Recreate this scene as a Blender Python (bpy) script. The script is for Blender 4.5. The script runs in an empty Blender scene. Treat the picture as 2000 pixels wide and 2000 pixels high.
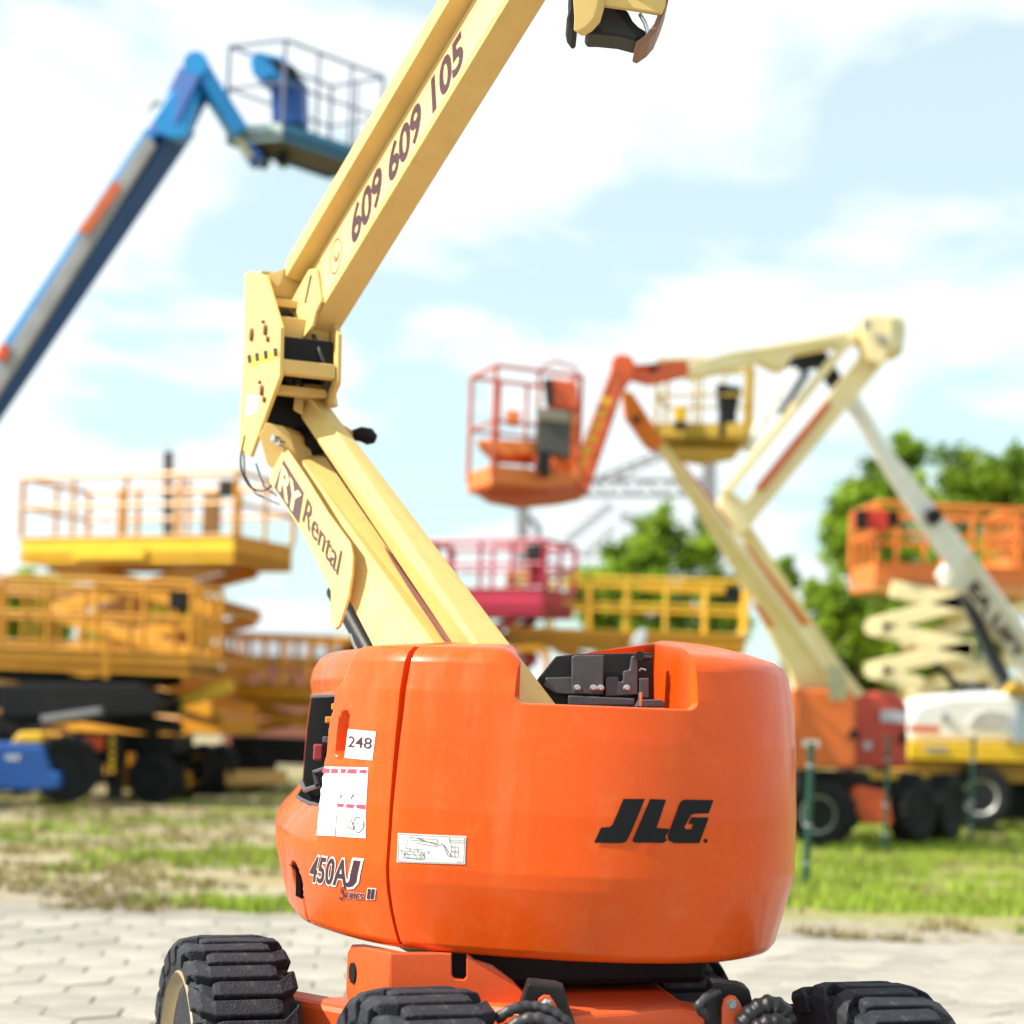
import bpy, bmesh, math, random
from mathutils import Vector, Matrix, noise
random.seed(7)
scn = bpy.context.scene
R = math.radians
# ------------------------------------------------------------------ camera
F, HZ, CH, ROLL = 3200.0, 1405.0, 1.55, R(2.2)
cr, sr = math.cos(ROLL), math.sin(ROLL)
cam = bpy.data.cameras.new("camera"); camo = bpy.data.objects.new("camera", cam)
scn.collection.objects.link(camo); scn.camera = camo
cam.sensor_width = 36; cam.lens = 36*F/2000; cam.shift_y = (HZ-1000)/2000
cam.clip_end = 3000; cam.clip_start = .05
camo.matrix_world = Matrix(((cr, -sr, 0, 0), (0, 0, -1, 0), (sr, cr, 0, CH), (0, 0, 0, 1)))
cam.dof.use_dof = True; cam.dof.focus_distance = 4.75; cam.dof.aperture_fstop = 1.55
# ------------------------------------------------------------------ light
SUN = Vector((-.72, -.15, .68)).normalized()
sun = bpy.data.lights.new("sun", 'SUN'); sun.energy = 5.0; sun.angle = R(.5); sun.color = (1, .93, .80)
suno = bpy.data.objects.new("sun", sun); scn.collection.objects.link(suno)
suno.rotation_euler = SUN.to_track_quat('Z', 'Y').to_euler()
w = bpy.data.worlds.new("World"); scn.world = w; w.use_nodes = True
nt = w.node_tree; N = nt.nodes; Lk = nt.links; N.clear()
def nd(t, **k):
    n = N.new(t)
    for a, b in k.items(): setattr(n, a, b)
    return n
out = nd('ShaderNodeOutputWorld'); bg = nd('ShaderNodeBackground'); bg.inputs[1].default_value = .075
sky = nd('ShaderNodeTexSky', sky_type='NISHITA', sun_disc=False)
sky.sun_elevation = math.asin(SUN.z); sky.sun_rotation = math.atan2(SUN.x, SUN.y)
sky.altitude = 100; sky.dust_density = 1.5; sky.ozone_density = 1.6
tc = nd('ShaderNodeTexCoord'); sep = nd('ShaderNodeSeparateXYZ'); Lk.new(tc.outputs['Generated'], sep.inputs[0])
mz = nd('ShaderNodeMath', operation='ADD'); Lk.new(sep.outputs[2], mz.inputs[0]); mz.inputs[1].default_value = .22
mz2 = nd('ShaderNodeMath', operation='MAXIMUM'); Lk.new(mz.outputs[0], mz2.inputs[0]); mz2.inputs[1].default_value = .05
dx = nd('ShaderNodeMath', operation='DIVIDE'); dy = nd('ShaderNodeMath', operation='DIVIDE')
Lk.new(sep.outputs[0], dx.inputs[0]); Lk.new(mz2.outputs[0], dx.inputs[1]); Lk.new(sep.outputs[1], dy.inputs[0]); Lk.new(mz2.outputs[0], dy.inputs[1])
cmb = nd('ShaderNodeCombineXYZ'); Lk.new(dx.outputs[0], cmb.inputs[0]); Lk.new(dy.outputs[0], cmb.inputs[1]); cmb.inputs[2].default_value = 3.3
no = nd('ShaderNodeTexNoise'); Lk.new(cmb.outputs[0], no.inputs['Vector']); no.inputs['Scale'].default_value = 2.1
no.inputs['Detail'].default_value = 7; no.inputs['Roughness'].default_value = .52; no.inputs['Distortion'].default_value = .3
rp = nd('ShaderNodeValToRGB'); rp.color_ramp.elements[0].position = .37; rp.color_ramp.elements[1].position = .53
Lk.new(no.outputs[0], rp.inputs[0])
hz = nd('ShaderNodeMapRange'); Lk.new(sep.outputs[2], hz.inputs[0]); hz.inputs[1].default_value = 0.0; hz.inputs[2].default_value = .22
hz.inputs[3].default_value = .62; hz.inputs[4].default_value = 0
mx0 = nd('ShaderNodeMath', operation='MAXIMUM'); Lk.new(rp.outputs[0], mx0.inputs[0]); Lk.new(hz.outputs[0], mx0.inputs[1])
base = nd('ShaderNodeMath', operation='MAXIMUM'); Lk.new(mx0.outputs[0], base.inputs[0]); base.inputs[1].default_value = .58
tint = nd('ShaderNodeMixRGB', blend_type='MULTIPLY'); tint.inputs[0].default_value = 1; tint.inputs[2].default_value = (1.15, 1.8, 1.5, 1); Lk.new(sky.outputs[0], tint.inputs[1])
mx = nd('ShaderNodeMixRGB'); Lk.new(base.outputs[0], mx.inputs[0]); Lk.new(tint.outputs[0], mx.inputs[1]); mx.inputs[2].default_value = (7.6, 8.3, 8.4, 1)
Lk.new(mx.outputs[0], bg.inputs[0]); Lk.new(bg.outputs[0], out.inputs[0])
scn.view_settings.view_transform = 'Standard'; scn.view_settings.look = 'None'
scn.view_settings.exposure = .87; scn.view_settings.gamma = 1; scn.view_settings.use_curve_mapping = False
# ------------------------------------------------------------------ maths helpers
def P(px, py, Y):
    u = (px-1000)/F; y = (HZ-py)/F
    return Vector(((u*cr - y*sr)*Y, Y, CH + (u*sr + y*cr)*Y))
def proj(p):
    Y = p.y; a = p.x/Y; b = (p.z-CH)/Y
    return 1000 + F*(a*cr + b*sr), HZ - F*(-a*sr + b*cr)
def onplane(px, py, p0, n):
    d = P(px, py, 1) - Vector((0, 0, CH)); o = Vector((0, 0, CH))
    t = (p0-o).dot(n)/d.dot(n); return o + d*t
def lerp(a, b, t): return a + (b-a)*t
def V(*a): return Vector(a)
# ------------------------------------------------------------------ materials
MATS = {}
def mat(name, col, rough=.45, metal=0, coat=0, var=.12, scale=6, bump=0, dirt=None, dirt_amt=.25, emit=None, spec=.5):
    if name in MATS: return MATS[name]
    m = bpy.data.materials.new(name); m.use_nodes = True; t = m.node_tree; b = t.nodes['Principled BSDF']; MATS[name] = m
    b.inputs['Roughness'].default_value = rough; b.inputs['Metallic'].default_value = metal
    b.inputs['Coat Weight'].default_value = coat; b.inputs['Coat Roughness'].default_value = .08
    b.inputs['Specular IOR Level'].default_value = spec
    tcn = t.nodes.new('ShaderNodeTexCoord'); n1 = t.nodes.new('ShaderNodeTexNoise'); n1.inputs['Scale'].default_value = scale
    n1.inputs['Detail'].default_value = 8; n1.inputs['Roughness'].default_value = .65
    t.links.new(tcn.outputs['Object'], n1.inputs['Vector'])
    cr_ = t.nodes.new('ShaderNodeValToRGB'); e = cr_.color_ramp.elements
    e[0].position = .3; e[1].position = .72
    e[0].color = tuple(max(0, c*(1-var)) for c in col)+(1,); e[1].color = tuple(min(1, c*(1+var)) for c in col)+(1,)
    t.links.new(n1.outputs[0], cr_.inputs[0]); last = cr_.outputs[0]
    if dirt:
        n2 = t.nodes.new('ShaderNodeTexNoise'); n2.inputs['Scale'].default_value = scale*3.1; n2.inputs['Detail'].default_value = 10
        n2.inputs['Roughness'].default_value = .75; t.links.new(tcn.outputs['Object'], n2.inputs['Vector'])
        r2 = t.nodes.new('ShaderNodeValToRGB'); r2.color_ramp.elements[0].position = .55; r2.color_ramp.elements[1].position = .8
        r2.color_ramp.elements[1].color = (dirt_amt,)*3+(1,)
        t.links.new(n2.outputs[0], r2.inputs[0]); mxn = t.nodes.new('ShaderNodeMixRGB'); mxn.inputs[2].default_value = tuple(dirt)+(1,)
        t.links.new(r2.outputs[0], mxn.inputs[0]); t.links.new(last, mxn.inputs[1]); last = mxn.outputs[0]
    t.links.new(last, b.inputs['Base Color'])
    if bump:
        n3 = t.nodes.new('ShaderNodeTexNoise'); n3.inputs['Scale'].default_value = scale*12; n3.inputs['Detail'].default_value = 6
        t.links.new(tcn.outputs['Object'], n3.inputs['Vector'])
        bp = t.nodes.new('ShaderNodeBump'); bp.inputs['Strength'].default_value = bump; bp.inputs['Distance'].default_value = .01
        t.links.new(n3.outputs[0], bp.inputs['Height']); t.links.new(bp.outputs[0], b.inputs['Normal'])
    if emit:
        b.inputs['Emission Color'].default_value = emit+(1,); b.inputs['Emission Strength'].default_value = 1
    return m
ORG = mat('orange_paint', (.66, .078, .004), .30, coat=.22, spec=.22, var=.09, scale=3, bump=.05, dirt=(.62, .22, .07), dirt_amt=.35)
def streaks(m, lo, hi, fade):
    t = m.node_tree; b = t.nodes['Principled BSDF']; tcn = t.nodes.new('ShaderNodeTexCoord'); mp = t.nodes.new('ShaderNodeMapping'); mp.inputs['Scale'].default_value = (14, 14, 1.1)
    n = t.nodes.new('ShaderNodeTexNoise'); n.inputs['Scale'].default_value = 1; n.inputs['Detail'].default_value = 7; n.inputs['Roughness'].default_value = .7
    t.links.new(tcn.outputs['Object'], mp.inputs[0]); t.links.new(mp.outputs[0], n.inputs['Vector'])
    mr = t.nodes.new('ShaderNodeMapRange'); mr.inputs[1].default_value = .35; mr.inputs[2].default_value = .7; mr.inputs[3].default_value = lo; mr.inputs[4].default_value = hi
    t.links.new(n.outputs[0], mr.inputs[0]); t.links.new(mr.outputs[0], b.inputs['Roughness'])
    m2 = t.nodes.new('ShaderNodeMapRange'); m2.inputs[1].default_value = .5; m2.inputs[2].default_value = .8; m2.inputs[3].default_value = 0; m2.inputs[4].default_value = .5
    t.links.new(n.outputs[0], m2.inputs[0]); mx_ = t.nodes.new('ShaderNodeMixRGB'); mx_.inputs[2].default_value = tuple(fade)+(1,)
    src = b.inputs['Base Color'].links[0].from_socket; t.links.new(m2.outputs[0], mx_.inputs[0]); t.links.new(src, mx_.inputs[1]); t.links.new(mx_.outputs[0], b.inputs['Base Color'])
streaks(ORG, .22, .5, (.60, .13, .04))
ORC = mat('orange_frame_paint', (.66, .085, .015), .42, var=.12, scale=5, dirt=(.35, .2, .1), dirt_amt=.3, bump=.06)
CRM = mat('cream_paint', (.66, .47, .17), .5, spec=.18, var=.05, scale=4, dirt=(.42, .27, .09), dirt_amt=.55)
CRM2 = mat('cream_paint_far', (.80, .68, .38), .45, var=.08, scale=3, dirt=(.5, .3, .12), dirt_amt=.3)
DECALBG = mat('lettering_band', (.76, .50, .22), .4, var=.04)
INK = mat('purple_brown_ink', (.06, .024, .035), .5, var=.1, spec=.25)
INKR = mat('red_ink', (.6, .05, .03), .5)
BLK = mat('black_logo', (.006, .006, .008), .45, var=.1, spec=.2)
BLKP = mat('black_plastic', (.012, .012, .014), .42, spec=.3, var=.3, scale=14, bump=.15)
GRYP = mat('grey_panel', (.07, .07, .08), .45, metal=.2, var=.2, scale=18, bump=.1, dirt=(.25, .24, .23))
RUB = mat('rubber', (.019, .021, .030), .75, spec=.3, var=.25, scale=12, bump=.4, dirt=(.20, .175, .14), dirt_amt=.6)
RUB2 = mat('rubber_far', (.010, .013, .014), .8, spec=.2, var=.2, scale=5, dirt=(.18, .18, .15))
streaks(CRM, .48, .7, (.55, .37, .12))
RIM = mat('cream_rim', (.25, .19, .10), .5, var=.2, scale=10, dirt=(.2, .15, .08), dirt_amt=.6)
RIMG = mat('grey_rim', (.35, .36, .36), .45, metal=.3, var=.2)
WHT = mat('white_sticker', (.82, .82, .80), .4, var=.03)
GLN = mat('grey_line', (.07, .07, .09), .6)
PNK = mat('red_strip', (.70, .05, .10), .45)
CHR = mat('steel', (.6, .6, .62), .25, metal=1, var=.1)
YEL = mat('yellow_paint', (.54, .235, .006), .42, var=.12, scale=3, dirt=(.4, .2, .05), dirt_amt=.4)
YEB = mat('bright_yellow_paint', (.72, .44, .015), .42, var=.1, scale=3)
MAG = mat('magenta_paint', (.34, .012, .045), .42, var=.12, scale=3)
BLU = mat('blue_paint', (.003, .075, .33), .4, var=.15, scale=3, coat=.2)
BLD = mat('blue_deck', (.02, .15, .28), .55, var=.2)
BLG = mat('light_blue_paint', (.01, .25, .62), .4, var=.15)
GRY = mat('grey_steel', (.30, .30, .31), .5, metal=.2, var=.15, scale=3)
DGR = mat('dark_steel', (.008, .009, .010), .6, spec=.25, var=.3, scale=4)
WHP = mat('white_paint', (.8, .8, .79), .35, coat=.2, var=.03)
REDO = mat('red_orange_paint', (.60, .085, .015), .42, var=.12, scale=3)
GRN = mat('green_post_paint', (.005, .055, .035), .5, var=.2)
MST = mat('galvanised_mast', (.27, .26, .30), .6, var=.15)
CAB = mat('cable', (.03, .03, .035), .5, var=.3, scale=30)
BRK = mat('red_brown_shed', (.28, .10, .07), .8, var=.2)
ROOF = mat('grey_roof', (.2, .22, .25), .8, var=.2)
# ------------------------------------------------------------------ mesh building
COL = scn.collection
def origin_of(o):
    v = Vector((0, 0, 0))
    while o is not None: v += o.location; o = o.parent
    return v
def prop(o, label=None, cat=None, group=None, kind=None):
    if label: o['label'] = label
    if cat: o['category'] = cat
    if group: o['group'] = group
    if kind: o['kind'] = kind
    return o
def empty(name, loc, label, cat, group=None):
    o = bpy.data.objects.new(name, None); COL.objects.link(o); o.location = loc; o.empty_display_size = .2
    return prop(o, label, cat, group)
class MB:
    def __init__(s): s.v = []; s.f = []
    def add(s, vs, fs):
        k = len(s.v); s.v += [Vector(a) for a in vs]; s.f += [tuple(i+k for i in f) for f in fs]; return s
    def box(s, c, size, yaw=0, tilt=None):
        m = Matrix.Rotation(yaw, 3, 'Z')
        if tilt is not None: m = tilt
        c = Vector(c); h = [x/2 for x in size]
        vs = [c + m @ Vector((sx*h[0], sy*h[1], sz*h[2])) for sz in (-1, 1) for sy in (-1, 1) for sx in (-1, 1)]
        return s.add(vs, [(0, 2, 3, 1), (4, 5, 7, 6), (0, 1, 5, 4), (2, 6, 7, 3), (0, 4, 6, 2), (1, 3, 7, 5)])
    def beam(s, p, q, wd, ht, up=(0, 0, 1), wd2=None, ht2=None):
        p = Vector(p); q = Vector(q); d = (q-p).normalized(); u = Vector(up)
        if abs(d.dot(u)) > .99: u = Vector((0, 1, 0))
        r = d.cross(u).normalized(); u = r.cross(d)
        w2 = wd if wd2 is None else wd2; h2 = ht if ht2 is None else ht2
        vs = []
        for c, a, b in ((p, wd/2, ht/2), (q, w2/2, h2/2)):
            vs += [c-r*a-u*b, c+r*a-u*b, c+r*a+u*b, c-r*a+u*b]
        return s.add(vs, [(3, 2, 1, 0), (4, 5, 6, 7), (0, 1, 5, 4), (1, 2, 6, 5), (2, 3, 7, 6), (3, 0, 4, 7)])
    def tube(s, pts, r, n=8, closed=False):
        pts = [Vector(p) for p in pts]; k = len(pts); rings = []
        for i, p in enumerate(pts):
            if closed: d = pts[(i+1) % k]-pts[i-1]
            else: d = pts[min(i+1, k-1)]-pts[max(i-1, 0)]
            d.normalize(); a = d.orthogonal().normalized() if i == 0 else (pa - d*pa.dot(d)).normalized()
            pa = a; b = d.cross(a); rr = r[i] if isinstance(r, (list, tuple)) else r
            rings.append([p + (a*math.cos(t*2*math.pi/n) + b*math.sin(t*2*math.pi/n))*rr for t in range(n)])
        vs = [v for g in rings for v in g]; fs = []
        for i in range(k if closed else k-1):
            j = (i+1) % k
            for t in range(n): fs.append((i*n+t, i*n+(t+1) % n, j*n+(t+1) % n, j*n+t))
        if not closed: fs += [tuple(range(n))[::-1], tuple((k-1)*n+t for t in range(n))]
        return s.add(vs, fs)
    def prism(s, poly, vec):
        n = len(poly); vec = Vector(vec); poly = [Vector(p) for p in poly]
        return s.add(poly+[p+vec for p in poly], [tuple(range(n)), tuple(range(2*n-1, n-1, -1))] + [(i, i+n, (i+1) % n+n, (i+1) % n) for i in range(n)])
    def loft(s, rings, cap=True):
        n = len(rings[0]); vs = [v for g in rings for v in g]; fs = []
        for i in range(len(rings)-1):
            for t in range(n): fs.append((i*n+t, i*n+(t+1) % n, (i+1)*n+(t+1) % n, (i+1)*n+t))
        if cap: fs += [tuple(range(n))[::-1], tuple((len(rings)-1)*n+t for t in range(n))]
        return s.add(vs, fs)
    def lathe(s, prof, c=(0, 0, 0), axis=(1, 0, 0), n=32):
        c = Vector(c); ax = Vector(axis).normalized(); a = ax.orthogonal().normalized(); b = ax.cross(a); rings = []
        for r_, x in prof: rings.append([c+ax*x+(a*math.cos(2*math.pi*t/n)+b*math.sin(2*math.pi*t/n))*r_ for t in range(n)])
        return s.loft(rings)
    def grid(s, rows):
        n = len(rows[0]); vs = [v for g in rows for v in g]
        return s.add(vs, [(i*n+t, i*n+t+1, (i+1)*n+t+1, (i+1)*n+t) for i in range(len(rows)-1) for t in range(n-1)])
    def build(s, name, m, parent=None, smooth=False, bevel=0, label=None, raw=False, recalc=True):
        me = bpy.data.meshes.new(name); o_ = Vector((0, 0, 0)) if raw else (origin_of(parent) if parent else Vector((0, 0, 0)))
        me.from_pydata([tuple(v-o_) for v in s.v], [], s.f); me.materials.append(m)
        if recalc:
            b = bmesh.new(); b.from_mesh(me); bmesh.ops.recalc_face_normals(b, faces=b.faces); b.to_mesh(me); b.free()
        o = bpy.data.objects.new(name, me); COL.objects.link(o)
        if parent: o.parent = parent
        if smooth:
            for p in me.polygons: p.use_smooth = True
            me.set_sharp_from_angle(angle=R(38))
        if bevel:
            md = o.modifiers.new('bevel', 'BEVEL'); md.width = bevel; md.segments = 2; md.limit_method = 'ANGLE'; md.angle_limit = R(35)
        if label: o['label'] = label
        return o
# ------------------------------------------------------------------ flat decals (lettering) laid on a surface
def text_polys(txt, bold=.0, shear=0.0, spacing=1.0):
    cu = bpy.data.curves.new('t', 'FONT'); cu.body = txt; cu.offset = bold; cu.shear = shear; cu.space_character = spacing; cu.resolution_u = 4
    ob = bpy.data.objects.new('t', cu); COL.objects.link(ob); dg = bpy.context.evaluated_depsgraph_get()
    me = bpy.data.meshes.new_from_object(ob.evaluated_get(dg)); vs = [v.co.copy() for v in me.vertices]; fs = [tuple(p.vertices) for p in me.polygons]
    bpy.data.objects.remove(ob); bpy.data.meshes.remove(me); bpy.data.curves.remove(cu)
    return vs, fs
def norm_box(vs, box=None):
    if box is None:
        xs = [v.x for v in vs]; ys = [v.y for v in vs]; box = (min(xs), max(xs), min(ys), max(ys))
    x0, x1, y0, y1 = box
    return [Vector(((v.x-x0)/(x1-x0), (v.y-y0)/(y1-y0), 0)) for v in vs], box
def decal(name, vs, fs, fn, m, parent, cut=0, label=None):
    me = bpy.data.meshes.new(name); me.from_pydata([tuple(v) for v in vs], [], fs); b = bmesh.new(); b.from_mesh(me)
    if cut:
        xs = [v.co.x for v in b.verts]; a, z = min(xs), max(xs); x = a+cut
        while x < z:
            bmesh.ops.bisect_plane(b, geom=b.verts[:]+b.edges[:]+b.faces[:], plane_co=(x, 0, 0), plane_no=(1, 0, 0)); x += cut
        ys = [v.co.y for v in b.verts]; a, z = min(ys), max(ys); x = a+cut
        while x < z:
            bmesh.ops.bisect_plane(b, geom=b.verts[:]+b.edges[:]+b.faces[:], plane_co=(0, x, 0), plane_no=(0, 1, 0)); x += cut
    o_ = origin_of(parent)
    for v in b.verts: v.co = fn(v.co.x, v.co.y) - o_
    b.normal_update()
    b.to_mesh(me); b.free(); me.materials.append(m); o = bpy.data.objects.new(name, me); COL.objects.link(o); o.parent = parent
    if label: o['label'] = label
    return o
def bil(c):      # corners in order: lower-left, lower-right, upper-right, upper-left
    return lambda u, v: (c[0]*(1-u)+c[1]*u)*(1-v) + (c[3]*(1-u)+c[2]*u)*v
def plane_fn(pxs, p0, n, off=.002):
    n = n.normalized()
    if n.y > 0: n = -n
    return bil([onplane(x, y, p0, n)+n*off for x, y in pxs])
SQ = ([V(0, 0, 0), V(1, 0, 0), V(1, 1, 0), V(0, 1, 0)], [(0, 1, 2, 3)])
def rect(x0, y0, x1, y1): return ([V(x0, y0, 0), V(x1, y0, 0), V(x1, y1, 0), V(x0, y1, 0)], [(0, 1, 2, 3)])
def lines(segs, wd=.008, asp=1):
    vs = []; fs = []
    for x0, y0, x1, y1 in segs:
        d = Vector((x1-x0, (y1-y0)/asp, 0)).normalized(); nn = Vector((-d.y, d.x, 0))*wd; nn.y *= asp; k = len(vs)
        vs += [V(x0, y0, 0)+nn, V(x0, y0, 0)-nn, V(x1, y1, 0)-nn, V(x1, y1, 0)+nn]; fs.append((k, k+1, k+2, k+3))
    return vs, fs
def ringpoly(cx, cy, rx, ry, t=.15, n=28, a0=0, a1=2*math.pi):
    vs = []; fs = []
    for i in range(n+1):
        a = a0+(a1-a0)*i/n; vs += [V(cx+rx*math.cos(a), cy+ry*math.sin(a), 0), V(cx+rx*(1-t)*math.cos(a), cy+ry*(1-t)*math.sin(a), 0)]
        if i: k = 2*i; fs.append((k-2, k-1, k+1, k))
    return vs, fs
# ================================================================== GROUND
def ground_mat():
    m = bpy.data.materials.new('field_ground'); m.use_nodes = True; t = m.node_tree; b = t.nodes['Principled BSDF']; b.inputs['Roughness'].default_value = .95
    b.inputs['Specular IOR Level'].default_value = .1
    g = t.nodes.new('ShaderNodeNewGeometry'); mp = t.nodes.new('ShaderNodeMapping'); mp.inputs['Scale'].default_value = (.45, .95, 1); t.links.new(g.outputs['Position'], mp.inputs[0])
    n = t.nodes.new('ShaderNodeTexNoise'); n.inputs['Scale'].default_value = 1.0; n.inputs['Detail'].default_value = 9; n.inputs['Roughness'].default_value = .68; t.links.new(mp.outputs[0], n.inputs[0])
    r = t.nodes.new('ShaderNodeValToRGB'); e = r.color_ramp.elements; e[0].position = .36; e[0].color = (.20, .26, .045, 1); e[1].position = .70; e[1].color = (.36, .32, .24, 1)
    x = e.new(.46); x.color = (.22, .23, .07, 1); x = e.new(.52); x.color = (.27, .225, .11, 1); x = e.new(.6); x.color = (.31, .265, .17, 1)
    sx = t.nodes.new('ShaderNodeSeparateXYZ'); t.links.new(g.outputs['Position'], sx.inputs[0])
    mr = t.nodes.new('ShaderNodeMapRange'); t.links.new(sx.outputs[0], mr.inputs[0]); mr.inputs[1].default_value = -3; mr.inputs[2].default_value = 4; mr.inputs[3].default_value = .08; mr.inputs[4].default_value = -.04
    ad = t.nodes.new('ShaderNodeMath'); t.links.new(n.outputs[0], ad.inputs[0]); t.links.new(mr.outputs[0], ad.inputs[1]); t.links.new(ad.outputs[0], r.inputs[0])
    # bare sandy verge next to the paving
    ny = t.nodes.new('ShaderNodeTexNoise'); ny.inputs['Scale'].default_value = 1.3; ny.inputs['Detail'].default_value = 6; t.links.new(g.outputs['Position'], ny.inputs[0])
    mm = t.nodes.new('ShaderNodeMath'); mm.operation = 'MULTIPLY_ADD'; t.links.new(ny.outputs[0], mm.inputs[0]); mm.inputs[1].default_value = -2.6; t.links.new(sx.outputs[1], mm.inputs[2])
    m2 = t.nodes.new('ShaderNodeMapRange'); t.links.new(mm.outputs[0], m2.inputs[0]); m2.inputs[1].default_value = 11.6; m2.inputs[2].default_value = 12.6; m2.inputs[3].default_value = 1; m2.inputs[4].default_value = 0
    n4 = t.nodes.new('ShaderNodeTexNoise'); n4.inputs['Scale'].default_value = 7; n4.inputs['Detail'].default_value = 8; t.links.new(g.outputs['Position'], n4.inputs[0])
    r4 = t.nodes.new('ShaderNodeValToRGB'); r4.color_ramp.elements[0].color = (.20, .17, .13, 1); r4.color_ramp.elements[1].color = (.36, .325, .27, 1); r4.color_ramp.elements[0].position = .35; r4.color_ramp.elements[1].position = .65
    t.links.new(n4.outputs[0], r4.inputs[0]); mxx = t.nodes.new('ShaderNodeMixRGB'); t.links.new(m2.outputs[0], mxx.inputs[0]); t.links.new(r.outputs[0], mxx.inputs[1]); t.links.new(r4.outputs[0], mxx.inputs[2])
    t.links.new(mxx.outputs[0], b.inputs['Base Color']); return m
GM = ground_mat()
prop(MB().add([V(-900, -100, 0), V(900, -100, 0), V(900, 1600, 0), V(-900, 1600, 0)], [(0, 1, 2, 3)]).build('ground', GM, recalc=False), kind='structure')
PAV = mat('paving_stone', (.30, .28, .245), .85, var=.2, scale=2.5, bump=.5, dirt=(.20, .17, .13), dirt_amt=.5)
PAVJ = mat('paving_joint', (.225, .215, .19), .95, var=.2, scale=8, bump=.5)
EDGE = 12.2
_t = PAV.node_tree; _b = _t.nodes['Principled BSDF']; _oi = _t.nodes.new('ShaderNodeObjectInfo'); _mr = _t.nodes.new('ShaderNodeMapRange'); _mr.inputs[3].default_value = .84; _mr.inputs[4].default_value = 1.12
_hs = _t.nodes.new('ShaderNodeHueSaturation'); _src = _b.inputs['Base Color'].links[0].from_socket; _t.links.new(_oi.outputs['Random'], _mr.inputs[0]); _t.links.new(_mr.outputs[0], _hs.inputs['Value']); _t.links.new(_src, _hs.inputs['Color']); _t.links.new(_hs.outputs[0], _b.inputs['Base Color'])
pave = prop(MB().add([V(-30, -8, .004), V(30, -8, .004), V(30, EDGE+.1, .004), V(-30, EDGE+.1, .004)], [(0, 1, 2, 3)]).build('pavement', PAVJ, recalc=False), kind='structure')
HR = .215   # hexagon circumradius
def hexmesh():
    m = MB(); k = HR-.0065; lo = [V(k*math.cos(R(60*i+30)), k*math.sin(R(60*i+30)), .0045) for i in range(6)]; mid = [V(v.x, v.y, .016) for v in lo]; top = [V(v.x*.95, v.y*.95, .020) for v in lo]
    m.loft([lo, mid, top]); o = m.build('paver', PAV, pave, raw=True); return o
hx0 = hexmesh(); first = True; extra = MB(); cnt = 0; cands = []
sw = math.sqrt(3)*HR; rh = 1.5*HR
for j in range(-16, 60):
    for i in range(-60, 60):
        x = (i+.5*(j % 2))*sw; y = -1+j*rh
        if y > EDGE-.05 or y < -4: continue
        xr = x*math.cos(.1)-(y-8)*math.sin(.1); yr = 8+x*math.sin(.1)+(y-8)*math.cos(.1)
        if yr > EDGE-.1 or abs(xr) > 9: continue
        a, b2 = proj(V(xr, yr, 0)) if yr > 3 else (-9999, 9999)
        vis = -40 < a < 2040 and b2 < 2025 and yr > 5
        hid = 560 < a < 1560 and b2 < 1870
        cands.append((vis and not hid, xr, yr))
cands.sort(key=lambda c: (not c[0], c[2]))
for vis, x, y in cands:
    dz = random.uniform(-.005, .005)
    if vis and cnt < 300:
        o = hx0 if first else hx0.copy()
        if not first: COL.objects.link(o)
        first = False; o.location = (x, y, dz); o.rotation_euler = (random.uniform(-.008, .008), random.uniform(-.008, .008), .1); cnt += 1
    else:
        k = HR-.0065; c_ = [V(k*math.cos(R(60*q+30)+.1), k*math.sin(R(60*q+30)+.1), 0) for q in range(6)]
        extra.loft([[V(x+v.x, y+v.y, .0045) for v in c_], [V(x+v.x*.97, y+v.y*.97, .020+dz) for v in c_]])
prop(extra.build('paver', PAV, pave), kind='stuff')
# grass tufts
GRS = mat('grass_blades', (.25, .34, .04), .8, var=.45, scale=.8, spec=.2)
DRY = mat('dry_grass', (.22, .18, .07), .85, var=.3, scale=.8, spec=.2)
def tufts(n, m, name, seed, thr, label, green):
    rnd = random.Random(seed); g = MB()
    k = 0
    while k < n:
        y = 12.2 + (rnd.random()**1.4)*26; x = rnd.uniform(-.36, .36)*y
        q = noise.fractal(Vector((x*.45, y*.9, seed)), 1, 2, 4)
        th = thr - (.22*max(-1, min(1, x/4)) if green else -.1*max(-1, min(1, x/4)))
        if y < 14 + 1.0*noise.noise(V(x*.7, 3, 1)) and q < th+.25: k += .3; continue
        if q < th: k += .3; continue
        k += 1
        for b_ in range(5):
            a = rnd.uniform(0, 6.28); r_ = rnd.uniform(0, .09); h = rnd.uniform(.03, .10)*(1+.5*green); c = V(x+r_*math.cos(a), y+r_*math.sin(a), 0)
            tw = V(math.cos(a+1), math.sin(a+1), 0)*.010; le = V(rnd.uniform(-.04, .04), rnd.uniform(-.04, .04), h)
            g.add([c-tw, c+tw, c+le], [(0, 1, 2)])
    prop(g.build(name, m, recalc=False), label, 'grass', None, 'stuff')
tufts(15000, GRS, 'green_grass', 3, .06, 'green grass tufts growing in patches beyond the paving', True)
tufts(8000, DRY, 'dry_grass', 9, .0, 'dry straw coloured grass scattered beyond the paving', False)
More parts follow.
